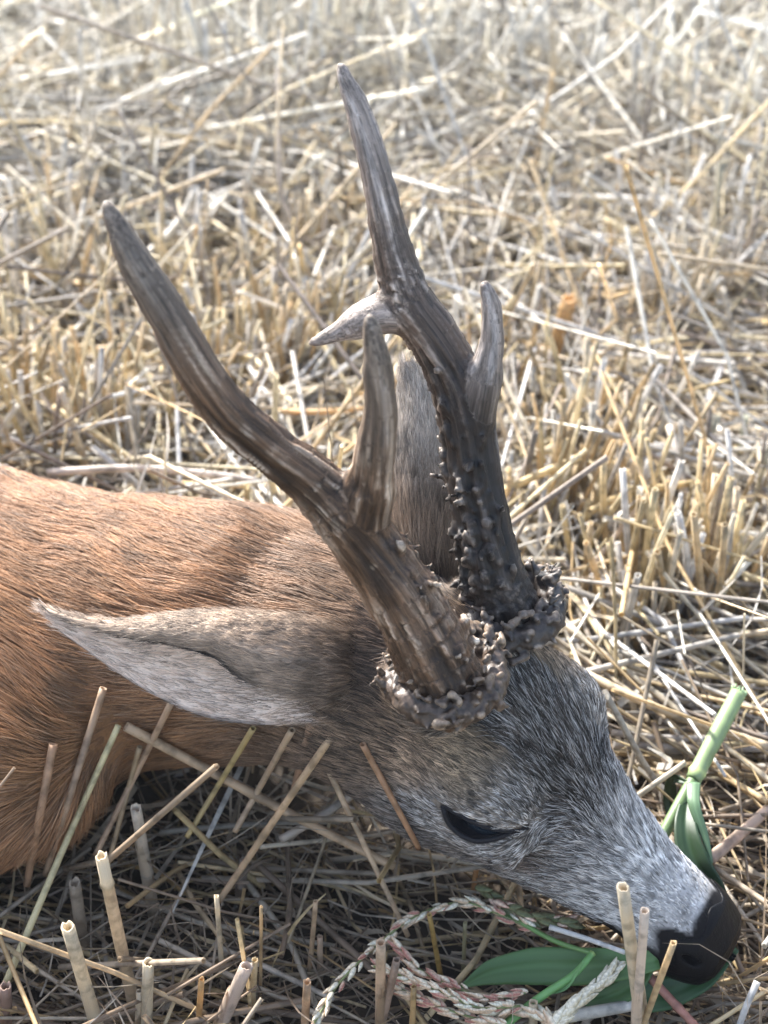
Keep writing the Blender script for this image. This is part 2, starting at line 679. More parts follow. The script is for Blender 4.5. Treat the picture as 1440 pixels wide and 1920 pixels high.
def hair_object(name, P0, N, D, L, R0, c0, c1, parent, lift=.35, droop=.5, pts=5, jitter=.12, mat=None, clump=0, amt=.6, shr=(.5, 1.35)):
    """P0 roots, N normals, D comb directions (tangent), L lengths, R0 root radii, c0 base colours, c1 tip colours"""
    n = len(P0)
    cu = bpy.data.hair_curves.new(name)
    cu.add_curves([pts] * n)
    t = np.linspace(0, 1, pts)
    side = np.cross(N, D)
    jl = rng.normal(0, jitter, (n, 1))
    jn = np.abs(rng.normal(lift, lift * .35, (n, 1)))
    d0 = unit(D + N * jn * 1.9 + side * jl)
    d1 = unit(D + N * jn * (1 - droop) + side * (jl * 1.5 + rng.normal(0, jitter * .6, (n, 1))))
    P = np.zeros((n, pts, 3))
    P[:, 0] = P0 - N * .0006
    for k in range(1, pts):
        dd = unit(d0 * (1 - t[k]) + d1 * t[k])
        P[:, k] = P[:, k - 1] + dd * (L / (pts - 1))[:, None]
    if clump:
        ci = clumped(P0, None, clump, amt)
        vec = P - P0[:, None]
        tgt = P[ci] - P0[ci][:, None]
        tgt = P0[ci][:, None] + tgt * (L / L[ci])[:, None, None]
        wk = (amt * t ** 1.5)[None, :, None] * rng.uniform(.5, 1, (n, 1, 1))
        P = P * (1 - wk) + tgt * wk
        sh = rng.uniform(*shr, n)[ci]
        c0 = c0 * sh[:, None]
        c1 = c1 * sh[:, None]
    cu.attributes['position'].data.foreach_set('vector', P.astype(np.float32).ravel())
    ra = cu.attributes.get('radius') or cu.attributes.new('radius', 'FLOAT', 'POINT')
    rr = R0[:, None] * (1 - t[None, :] ** 1.6 * .93)
    ra.data.foreach_set('value', rr.astype(np.float32).ravel())
    col = np.ones((n, pts, 4), np.float32)
    for k in range(pts):
        col[:, k, :3] = c0 * (1 - t[k]) + c1 * t[k]
    ca = cu.attributes.new('Col', 'FLOAT_COLOR', 'POINT')
    ca.data.foreach_set('color', np.clip(col, 0, 1).ravel())
    cu.materials.append(mat or M_fur)
    o = bpy.data.objects.new(name, cu)
    C.objects.link(o)
    o.parent = parent
    o['kind'] = 'stuff'
    return o


def sample(V, Fq, VN, n, wt):
    A = np.linalg.norm(tri_normals(V, Fq), axis=1) * wt[Fq].mean(1)
    cum = np.cumsum(A)
    f = np.searchsorted(cum, rng.random(n) * cum[-1])
    f = np.clip(f, 0, len(Fq) - 1)
    u, v = rng.random((2, n))
    w4 = np.stack([(1 - u) * (1 - v), u * (1 - v), u * v, (1 - u) * v], 1)
    P = (V[Fq[f]] * w4[..., None]).sum(1)
    N = unit((VN[Fq[f]] * w4[..., None]).sum(1))
    return P, N


VN = vert_normals(V, Fq)
# head hair
XH = R[:, 0]
ZH = R[:, 2]
YH = R[:, 1]


def comb(P, N):
    h = w2h(P)
    x, y, z = h[:, 0], h[:, 1], h[:, 2]
    ya = np.abs(y)
    sg = np.sign(y)
    n = fbm(P * 45, 31)
    n2 = fbm(P * 45 + 7, 37)
    d = -XH[None] + np.zeros_like(P)
    # on the face hair leaves the midline and runs down the cheek
    d = d + YH[None] * (sg * .25 * sstep(0, 2, ya))[:, None] + ZH[None] * (-.30 * sstep(1.5, -2, z) * sstep(-2, -6, x))[:, None]
    # whorl above the inner eye corner
    wx, wz = x + 9.2, z - 3.0
    rr = np.hypot(wx, wz)
    k = np.exp(-(rr / 1.5) ** 2) * (ya > 1)
    d = d + (XH[None] * wx[:, None] + ZH[None] * wz[:, None]) / (rr[:, None] + .2) * (1.3 * k)[:, None]
    d = d + YH[None] * (.38 * n)[:, None] + ZH[None] * (.3 * n2)[:, None]
    # body: hair runs backward to the left, sagging over the flank and shoulder
    b = sstep(-17, -21, x) 
    b = np.maximum(b, (P[:, 0] < -.13) * 1.)
    pz = P[:, 2]
    back = np.stack([-np.ones(len(P)), .25 + .35 * sstep(.03, .10, pz), -.15 - .55 * sstep(.08, .02, pz)], -1)
    sw = sstep(-.14, -.22, P[:, 0]) * sstep(.09, .03, pz)
    back = back + np.array([.35, -.2, -1.1])[None] * sw[:, None]
    back = back + np.stack([np.zeros(len(P)), .35 * n, .35 * n2], -1)
    d = unit(d) * (1 - b)[:, None] + unit(back) * b[:, None]
    d = d - N * (d * N).sum(1)[:, None]
    return unit(d)


def camera_side(P, N):
    v = unit(CAM - P)
    return (N * v).sum(1)


hv = w2h(V)
isface = (V[:, 0] > -.13) & (hv[:, 0] > -18. + 2.5 * fbm(V * 40, 88))
side_w = .25 + .75 * sstep(-.35, .1, camera_side(V, VN))
wt = hw * isface * side_w
NH = 105000
P0, N0 = sample(V, Fq, VN, NH, wt)
c, f, ln, _, _, fd, mz = coat(P0)
D0 = comb(P0, N0)
fb = f ** 1.5
rj = rng.random(NH)
# agouti hairs: a dark base, some dark-tipped, many pale-tipped
pale = np.array([.74, .71, .67])
tip = c * (.9 + .5 * rj)[:, None]
pt = rng.random(NH) < (.36 + .34 * mz - .04 * fd) * fb
pw = (.80 - .22 * fd[pt])[:, None]
tn_ = sstep(.30, .45, 1 - c[pt, 2] / (c[pt, 0] + 1e-5))[:, None]
pl_ = pale * (1 - tn_) + np.clip(c[pt] * 1.8, 0, .8) * tn_
tip[pt] = c[pt] * (1 - pw) + pl_ * pw
dk = (rng.random(NH) < (.42 + .1 * fd - .28 * mz) * (.3 + .7 * fb)) & ~pt
tip[dk] = c[dk] * .22
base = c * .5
blk = c.max(1) < .03
tip[blk] = c[blk]
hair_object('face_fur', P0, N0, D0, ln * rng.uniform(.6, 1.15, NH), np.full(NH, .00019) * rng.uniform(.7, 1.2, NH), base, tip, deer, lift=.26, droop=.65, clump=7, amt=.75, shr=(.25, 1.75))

# body hair
isb = 1 - isface * 1.
vis = sstep(-.36, -.30, V[:, 0]) * .93 + .07
wt = isb * hw * side_w * vis
NB = 92000
P0, N0 = sample(V, Fq, VN, NB, wt)
c, f, ln, _, _, fd, mz = coat(P0)
D0 = comb(P0, N0)
rj = rng.random(NB)
clump = fbm(np.stack([P0[:, 0] * 60, P0[:, 1] * 190, P0[:, 2] * 190], -1), 41)
tip = c * (1.05 + .45 * rj + .35 * clump)[:, None]
g_ = rng.random(NB) < .14
tip[g_] = tip[g_] * .5 + np.array([.66, .47, .32]) * .5
dk = rng.random(NB) < .10 + .22 * (clump < -.25)
tip[dk] *= .3
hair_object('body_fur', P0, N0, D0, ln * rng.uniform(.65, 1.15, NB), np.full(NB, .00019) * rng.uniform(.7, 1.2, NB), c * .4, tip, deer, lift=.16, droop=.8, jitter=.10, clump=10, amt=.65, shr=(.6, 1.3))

# ---- eyes ------------------------------------------------------------------


def uv_sphere(nu, nv, c, r, Rm=np.eye(3)):
    u = np.linspace(0, 2 * np.pi, nu, endpoint=False)
    v = np.linspace(.02, np.pi - .02, nv)
    U, Vv = np.meshgrid(u, v, indexing='ij')
    P = np.stack([np.cos(U) * np.sin(Vv), np.sin(U) * np.sin(Vv), np.cos(Vv)], -1) * np.asarray(r)
    P = P.reshape(-1, 3) @ Rm.T + c
    I = np.arange(nu * nv).reshape(nu, nv)
    J = np.roll(I, -1, 0)
    Fq = np.stack([I[:, :-1], I[:, 1:], J[:, 1:], J[:, :-1]], -1).reshape(-1, 4)
    return P, Fq


m_eye = bpy.data.materials.new('eyeball')
t_, b_ = nodes_of(m_eye)
fr = t_.nodes.new('ShaderNodeTexNoise')
fr.inputs['Scale'].default_value = 300
rp = t_.nodes.new('ShaderNodeValToRGB')
rp.color_ramp.elements[0].color = (.006, .010, .016, 1)
rp.color_ramp.elements[1].color = (.016, .024, .034, 1)
t_.links.new(fr.outputs[0], rp.inputs[0])
t_.links.new(rp.outputs[0], b_.inputs['Base Color'])
b_.inputs['Roughness'].default_value = .12
b_.inputs['Coat Weight'].default_value = .3
b_.inputs['Coat Roughness'].default_value = .12
for s in (-1, 1):
    Pe, Fe = uv_sphere(40, 24, np.array([-10.7, s * 2.35, 1.75]), (1.9, 1.55, 1.5))
    eo = mesh_np('eye', h2w(Pe), Fe, m_eye, parent=deer)


def tube(path, rad, sides=8, caps=True):
    """smooth tube mesh through path (n,3) with radii (n,), per ring"""
    path = np.asarray(path, float)
    n = len(path)
    rad = np.broadcast_to(rad, (n,))
    tg = unit(np.gradient(path, axis=0))
    ref = np.array([0, 0, 1.]) if abs(tg[0, 2]) < .9 else np.array([1., 0, 0])
    a = unit(np.cross(tg[0], ref))
    V = []
    UVs = []
    L = np.r_[0, np.cumsum(np.linalg.norm(np.diff(path, axis=0), axis=1))]
    for i in range(n):
        a = unit(a - tg[i] * (a @ tg[i]))
        b = np.cross(tg[i], a)
        for k in range(sides):
            an = 2 * math.pi * k / sides
            V.append(path[i] + (a * math.cos(an) + b * math.sin(an)) * rad[i])
            UVs.append((L[i], k / sides))
    Fq = []
    for i in range(n - 1):
        for k in range(sides):
            k2 = (k + 1) % sides
            Fq.append((i * sides + k, i * sides + k2, (i + 1) * sides + k2, (i + 1) * sides + k))
    if caps:
        for end, ring in ((0, 0), (n - 1, n - 1)):
            V.append(path[end]); UVs.append((L[end], .5))
            ci = len(V) - 1
            for k in range(0, sides, 2):
                k1, k2 = (k + 1) % sides, (k + 2) % sides
                q = (ci, ring * sides + k2, ring * sides + k1, ring * sides + k) if ring == 0 else (ci, ring * sides + k, ring * sides + k1, ring * sides + k2)
                Fq.append(q)
    return np.array(V), np.array(Fq), np.array(UVs)


def smooth_path(pts, n):
    """Catmull-Rom through the given points"""
    pts = np.asarray(pts, float)
    p = np.vstack([2 * pts[0] - pts[1], pts, 2 * pts[-1] - pts[-2]])
    out = []
    m = len(pts) - 1
    for t in np.linspace(0, m, n):
        i = min(int(t), m - 1)
        u = t - i
        a, b, c, d = p[i], p[i + 1], p[i + 2], p[i + 3]
        out.append(.5 * (2 * b + (c - a) * u + (2 * a - 5 * b + 4 * c - d) * u * u + (3 * b - a - 3 * c + d) * u ** 3))
    return np.array(out)


# eyelid rims, black bare skin hugging the almond opening
for s in (-1, 1):
    ss = np.r_[np.linspace(0, 1, 26), np.linspace(1, 0, 26)[1:]]
    c_ = EYE_IN - EYE_OUT
    Lc = np.hypot(*c_)
    uu = c_ / Lc
    lowv = -1.22 * (np.sin(np.pi * ss ** .72).clip(0) ** .9) * (1 - .35 * ss)
    hiv = .24 * np.sin(np.pi * ss)
    tt = np.where(np.arange(len(ss)) < 26, lowv, hiv)
    ex = EYE_OUT[0] + uu[0] * ss * Lc - uu[1] * tt
    ez = EYE_OUT[1] + uu[1] * ss * Lc + uu[0] * tt
    yy = np.linspace(2.6, 5.5, 60)
    G = np.stack(np.broadcast_arrays(ex[:, None], yy[None], ez[:, None]), -1)
    # height of the face just outside the opening
    ox = ex + (ex - ex.mean()) * .08
    oz = ez + (ez - ez.mean()) * .25
    G = np.stack(np.broadcast_arrays(ox[:, None], yy[None], oz[:, None]), -1)
    sdv = head_sdf(G)
    yi = yy[np.argmax(sdv > 0, axis=1)]
    yi = (yi + np.roll(yi, 1) + np.roll(yi, -1)) / 3
    pth = h2w(np.stack([ex, s * (yi - .05), ez], -1))
    Vt, Ft, Ut = tube(pth, .0012, 8)
    mesh_np('eyelid', Vt, Ft, M_nose, np.tile((.014, .014, .017), (len(Vt), 1)), parent=deer)

# ---- antlers ---------------------------------------------------------------


def grain_attr(o, gv):
    a = o.data.attributes.new('Grain', 'FLOAT_VECTOR', 'POINT')
    a.data.foreach_set('vector', np.ascontiguousarray(gv, np.float32).ravel())


def antler_material():
    m = bpy.data.materials.new('antler_bone')
    t, b = nodes_of(m)
    a = t.nodes.new('ShaderNodeAttribute'); a.attribute_name = 'Col'
    g = t.nodes.new('ShaderNodeAttribute'); g.attribute_name = 'Grain'
    n1 = t.nodes.new('ShaderNodeTexNoise'); n1.inputs['Scale'].default_value = .75; n1.inputs['Detail'].default_value = 5; n1.inputs['Roughness'].default_value = .6
    n2 = t.nodes.new('ShaderNodeTexNoise'); n2.inputs['Scale'].default_value = .28; n2.inputs['Detail'].default_value = 3
    t.links.new(g.outputs['Vector'], n1.inputs['Vector'])
    t.links.new(g.outputs['Vector'], n2.inputs['Vector'])
    r1 = t.nodes.new('ShaderNodeMapRange')
    for i, v in ((1, .34), (2, .68), (3, .45), (4, 1.9)): r1.inputs[i].default_value = v
    t.links.new(n1.outputs[0], r1.inputs[0])
    sc_ = t.nodes.new('ShaderNodeVectorMath'); sc_.operation = 'SCALE'
    t.links.new(a.outputs['Color'], sc_.inputs[0]); t.links.new(r1.outputs[0], sc_.inputs['Scale'])
    r2 = t.nodes.new('ShaderNodeMapRange')
    for i, v in ((1, .52), (2, .72), (3, 0.), (4, .45)): r2.inputs[i].default_value = v
    t.links.new(n2.outputs[0], r2.inputs[0])
    mx = t.nodes.new('ShaderNodeMix'); mx.data_type = 'RGBA'
    t.links.new(r2.outputs[0], mx.inputs['Factor'])
    t.links.new(sc_.outputs[0], mx.inputs['A'])
    sc2 = t.nodes.new('ShaderNodeVectorMath'); sc2.operation = 'MULTIPLY_ADD'
    sc2.inputs[1].default_value = (2.4, 2.7, 3.0)
    sc2.inputs[2].default_value = (.010, .011, .012)
    t.links.new(sc_.outputs[0], sc2.inputs[0])
    t.links.new(sc2.outputs[0], mx.inputs['B'])
    t.links.new(mx.outputs['Result'], b.inputs['Base Color'])
    b.inputs['Roughness'].default_value = .52
    b.inputs['Specular IOR Level'].default_value = .3
    bp = t.nodes.new('ShaderNodeBump'); bp.inputs['Strength'].default_value = .7; bp.inputs['Distance'].default_value = .0008
    t.links.new(n1.outputs[0], bp.inputs['Height']); t.links.new(bp.outputs[0], b.inputs['Normal'])
    return m


M_antler = antler_material()


def antler(chains, burr_c, burr_n, burr_r, dark, pearls, seed, flat=None):
    """chains: list of lists of (px,py,depth,radius mm)"""
    segs = []
    allp = []
    t0 = 0
    for ci, ch in enumerate(chains):
        A = np.array([list(at(p[0], p[1], p[2])) + [p[3] / FPX * p[2] * 1.07] for p in ch])
        A = np.c_[smooth_path(A[:, :3], len(A) * 3), np.interp(np.linspace(0, len(A) - 1, len(A) * 3), np.arange(len(A)), A[:, 3])]
        L = np.r_[0, np.cumsum(np.linalg.norm(np.diff(A[:, :3], axis=0), axis=1))]
        for i in range(len(A) - 1):
            segs.append((A[i, :3], A[i + 1, :3], A[i, 3], A[i + 1, 3], L[i] + (.11 if ci else 0), L[i + 1] + (.11 if ci else 0), ci))
        allp.append(A)
    AP = np.vstack(allp)
    lo = AP[:, :3].min(0) - .022
    hi = AP[:, :3].max(0) + .018
    h = .0012
    gx, gy, gz = [np.arange(lo[i], hi[i], h) for i in range(3)]
    D = np.full((len(gx), len(gy), len(gz)), .05, np.float32)
    rs = np.random.default_rng(seed)

    def stamp(lo_, hi_, fn, k):
        i0 = [max(0, int((lo_[q] - lo[q]) / h) - 1) for q in range(3)]
        i1 = [min(D.shape[q], int((hi_[q] - lo[q]) / h) + 2) for q in range(3)]
        if any(b <= a for a, b in zip(i0, i1)): return
        sl = tuple(slice(a, b) for a, b in zip(i0, i1))
        Gx, Gy, Gz = np.meshgrid(gx[sl[0]], gy[sl[1]], gz[sl[2]], indexing='ij')
        P = np.stack([Gx, Gy, Gz], -1).astype(np.float32)
        D[sl] = smin(D[sl], fn(P).astype(np.float32), k)
    for a, b, ra, rb, l0, l1, ci in segs:
        m = max(ra, rb) + .012
        stamp(np.minimum(a, b) - m, np.maximum(a, b) + m, lambda P: rcone(P, a, b, ra, rb)[0], .0014 if l0 > .135 or ci == 0 else .0045)
    for pc, pr, pd in pearls:
        c = at(*pc)
        stamp(c - .012, c + .012, lambda P: rcone(P, c, c + pd * pr * 1.2, pr, pr * .7)[0], .0012)
    # random pearls low on the beam
    A = allp[0]
    nb = 420 if seed == 3 else 900
    for _ in range(nb):
        tt = abs(rs.normal(0, .30))
        if tt > .8: continue
        LA = np.r_[0, np.cumsum(np.linalg.norm(np.diff(A[:, :3], axis=0), axis=1))]
        q = np.array([np.interp(tt * LA[-1] * .55 + .012, LA, A[:, i]) for i in range(4)])
        ax = unit(A[min(3, len(A) - 1), :3] - A[0, :3])
        an = rs.normal(0, 1, 3)
        an = unit(an - ax * (an @ ax))
        # pearls sit mostly on the inner and rear faces
        inner = unit(burr_n * 0 + np.array(flat)) if flat is not None else an
        if an @ inner < rs.uniform(-.4, .9): continue
        pr = rs.uniform(.0007, .0023) * rs.uniform(.6, 1)
        c = q[:3] + an * (q[3] * .97)
        d2 = unit(an * .8 + ax * rs.uniform(-.2, 1.8))
        e = c + d2 * pr * rs.uniform(.6, 3.6)
        stamp(np.minimum(c, e) - .006, np.maximum(c, e) + .006, lambda P: rcone(P, c, e, pr, pr * .5)[0], .0016)
    V, Fq = surface_nets(D, gx, gy, gz)
    N = vert_normals(V, Fq)
    # nearest skeleton parameters
    best = np.full(len(V), 9.)
    par = np.zeros(len(V))
    perp = np.zeros_like(V)
    tipd = np.zeros(len(V))
    Ltot = [s[5] for s in segs]
    chlen = {}
    bch = np.full((len(chains), len(V)), 9.)
    for s_ in segs: chlen[s_[6]] = s_[5]
    for a, b, ra, rb, l0, l1, ci in segs:
        q, t = rcone(V, a, b, ra, rb)
        bch[ci] = np.minimum(bch[ci], q)
        m = q < best
        best[m] = q[m]
        par[m] = (l0 + (l1 - l0) * t[m])
        tipd[m] = chlen[ci] - par[m]
        perp[m] = V[m] - a - t[m][:, None] * (b - a)
    off = np.array([1., 2., 3.]) * seed
    q = perp * 300 + (par * 16)[:, None] * np.array([1., .3, -.6]) + off
    g0 = noise(q, 1)
    g1 = noise(q * 2.2 + 5, 4)
    g2 = noise(q * np.array([4.6, 4.6, 4.6]) + 9, 2)
    g3 = noise(V * 160 + off, 3)
    gro = g0 * .45 + g1 * .55 + g2 * .30
    amp = .0016 * sstep(.012, .10, tipd) + .0001
    bs = np.sort(bch, axis=0)
    amp = amp * (.15 + .85 * sstep(.0, .005, bs[1] - bs[0]))
    V2 = V + N * (gro * amp + g3 * .0004)[:, None]
    ridge = sstep(.05, .65, gro)
    dark_c, mid_c, pale_c, tip_c = dark
    nz = fbm(V * 55 + off, 5)
    col = mix(dark_c, mid_c, np.clip(.45 + .8 * gro + .5 * nz, 0, 1))
    rk = ridge * np.clip(.15 + 1.1 * nz + .7 * sstep(.05, .14, par), 0, 1)
    col = mix(col, pale_c, rk * .6)
    col = mix(col, tip_c, sstep(.075, .015, tipd) * .75)
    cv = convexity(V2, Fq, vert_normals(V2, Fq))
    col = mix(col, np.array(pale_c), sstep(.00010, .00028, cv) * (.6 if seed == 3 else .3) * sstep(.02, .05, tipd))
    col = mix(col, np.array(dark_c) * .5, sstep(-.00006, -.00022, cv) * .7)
    grain = perp * 1000 + (par * 45)[:, None] * np.array([1., .3, -.6]) + off
    return V2, Fq, col, grain


def burr(c, nrm, r, cols, seed, thick=.006, parent=None, sx=1.):
    """ring of gnarled bony beads round the antler base"""
    rs = np.random.default_rng(seed)
    nrm = unit(np.asarray(nrm, float))
    a = unit(np.cross(nrm, [1, .3, 0]))
    b = np.cross(nrm, a)
    prim = []
    n = 44
    for k in range(n):
        an = 2 * math.pi * (k + rs.uniform(-.5, .5)) / n
        wob = 1 + .10 * math.sin(an * 3 + seed) + .06 * math.sin(an * 5 + 1)
        for lvl in range(4):
            rr = r * wob * (1.02 + rs.uniform(-.10, .10) - .09 * lvl)
            d = unit(a * math.cos(an) * sx + b * math.sin(an) + rs.normal(0, .3, 3))
            dr = a * math.cos(an) * sx + b * math.sin(an)
            p = c + dr * rr + nrm * (rs.uniform(-.6, .6) * thick + lvl * .0022)
            q = p + (d * rs.uniform(.0005, .0035) + nrm * rs.uniform(-.0015, .0035)) + np.cross(nrm, d) * rs.uniform(-.004, .004)
            big = rs.uniform(.55, 1.15)
            prim.append((p, q, rs.uniform(.0010, .0022) * big, rs.uniform(.0005, .0015) * big))
    for k in range(16):
        an = 2 * math.pi * k / 16
        an2 = 2 * math.pi * (k + 1) / 16
        prim.append((c + (a * math.cos(an) * sx + b * math.sin(an)) * r * .86, c + (a * math.cos(an2) * sx + b * math.sin(an2)) * r * .86, .0050, .0050))
    lo = c - r * 1.3 - .010
    hi = c + r * 1.3 + .010
    h = .0008
    g = [np.arange(lo[i], hi[i], h) for i in range(3)]
    D = np.full([len(q) for q in g], .02, np.float32)
    for p, q, ra, rb in prim:
        m = max(ra, rb) + .003
        l_, u_ = np.minimum(p, q) - m, np.maximum(p, q) + m
        sl = tuple(slice(max(0, int((l_[i] - lo[i]) / h)), min(D.shape[i], int((u_[i] - lo[i]) / h) + 2)) for i in range(3))
        G = np.stack(np.meshgrid(g[0][sl[0]], g[1][sl[1]], g[2][sl[2]], indexing='ij'), -1).astype(np.float32)
        D[sl] = smin(D[sl], rcone(G, p, q, ra, rb)[0], .0011)
    V, Fq = surface_nets(D, *g)
    N = vert_normals(V, Fq)
    n1 = fbm(V * 420, seed)
    V = V + N * (n1 * .0008 + .0009 * fbm(V * 230, seed + 9, 2))[:, None]
    rad = np.linalg.norm((V - c) - nrm * ((V - c) @ nrm)[:, None], axis=1)
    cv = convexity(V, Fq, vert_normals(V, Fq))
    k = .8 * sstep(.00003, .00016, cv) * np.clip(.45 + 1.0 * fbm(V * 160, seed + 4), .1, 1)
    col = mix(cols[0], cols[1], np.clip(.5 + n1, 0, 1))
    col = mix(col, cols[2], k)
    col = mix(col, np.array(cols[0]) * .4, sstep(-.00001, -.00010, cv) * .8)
    return mesh_np('burr', V, Fq, M_burr, col, parent=parent)


BRN = ((.018, .010, .006), (.120, .068, .038), (.42, .34, .26), (.105, .084, .066))
BLK = ((.006, .005, .005), (.026, .018, .014), (.24, .20, .165), (.10, .085, .075))
near = [[(838, 1292, .578, 72), (805, 1215, .570, 66), (762, 1130, .562, 60), (708, 1045, .553, 56), (655, 975, .545, 55), (590, 905, .536, 46),
         (500, 835, .525, 41), (425, 768, .515, 40), (370, 690, .506, 38), (322, 605, .498, 36), (275, 525, .491, 32), (232, 450, .486, 25), (205, 395, .483, 10), (200, 384, .483, 5)],
        [(668, 1000, .548, 40), (690, 925, .535, 38), (704, 850, .522, 34), (713, 770, .510, 29), (708, 690, .500, 25), (700, 630, .494, 17), (692, 593, .491, 6)]]
far = [[(948, 1150, .612, 62), (928, 1075, .606, 50), (905, 980, .600, 45), (888, 880, .594, 44), (876, 790, .588, 46), (852, 705, .583, 46), (812, 630, .577, 44),
        (765, 562, .571, 42), (742, 490, .566, 34), (722, 400, .560, 30), (702, 310, .554, 27), (678, 225, .549, 23), (650, 155, .545, 15), (637, 120, .543, 5)],
       [(884, 812, .588, 24), (905, 720, .576, 27), (922, 640, .568, 21), (921, 575, .562, 16), (910, 534, .558, 9)],
       [(780, 590, .572, 26), (718, 588, .572, 28), (665, 607, .573, 21), (615, 631, .575, 13), (580, 644, .577, 4)]]
up_h = R[:, 2] * .92 - R[:, 0] * .38
inner_n = unit(YH * 1.0 - XH * .3)
Va, Fa, ca_, gr_ = antler(near, None, up_h, .02, BRN, [], 3, flat=unit(YH * 1. + XH * .2))
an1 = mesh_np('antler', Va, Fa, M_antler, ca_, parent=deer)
grain_attr(an1, gr_)
Va, Fa, cb_, gr_ = antler(far, None, up_h, .02, BLK, [], 5, flat=unit(-YH * 1. - XH * .6))
# far antler: the lower half is nearly black, the upper half brown
pz_ = Va[:, 2]
br = mix(cb_, np.minimum(cb_ * 2.0 + np.array([.035, .023, .015]), .4), sstep(.20, .25, pz_) * .85)
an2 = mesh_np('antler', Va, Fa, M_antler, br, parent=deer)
grain_attr(an2, gr_)
an2['label'] = 'nearly black, heavily pearled far antler with three points'
BC = ((.028, .018, .012), (.085, .055, .037), (.42, .31, .21))
BC2 = ((.014, .011, .010), (.045, .033, .027), (.36, .28, .21))
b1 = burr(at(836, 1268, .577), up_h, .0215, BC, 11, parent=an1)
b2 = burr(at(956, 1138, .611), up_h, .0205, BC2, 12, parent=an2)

# ---- nose pad --------------------------------------------------------------
gx = np.arange(-2.6, 1.2, .045)
gy = np.arange(-2.4, 2.4, .045)
gz = np.arange(-2.6, 1.6, .045)
G = np.stack(np.meshgrid(gx, gy, gz, indexing='ij'), -1)
hd = head_sdf(G)
x_, y_, z_ = G[..., 0], np.abs(G[..., 1]), G[..., 2]
zone = -1.1 - x_ - .35 * np.exp(-(y_ / .6) ** 2) - .75 * np.exp(-((y_ - 1.7) / .4) ** 2) + np.maximum(0, -1.2 - z_) * .7
nd = smax(hd - .055, zone * .8, .12)
nd = smax(nd, -(np.maximum(np.abs(y_) - .035, np.maximum(.25 - x_, z_ + .2))), .08)
Vn, Fn = surface_nets(nd, gx, gy, gz)
nn = noise(Vn * 7, 3)
Vn = Vn + vert_normals(Vn, Fn) * (nn * .008)[:, None]
nose = mesh_np('nose', h2w(Vn), Fn, M_nose, np.tile((.0035, .0035, .0045), (len(Vn), 1)), parent=deer)

# ---- ears ------------------------------------------------------------------


def ear(rows, nu=60, nv=44):
    """rows: list over u (base to tip) of section point lists [(px,py,depth)...] -> grid nu x nv"""
    K = len(rows[0])
    W = np.array([[at(*p) for p in r] for r in rows])       # (U,K,3)
    cols_ = [smooth_path(W[:, k], nu) for k in range(K)]
    W2 = np.stack(cols_, 1)
    out = np.stack([smooth_path(W2[i], nv) for i in range(nu)])
    return out


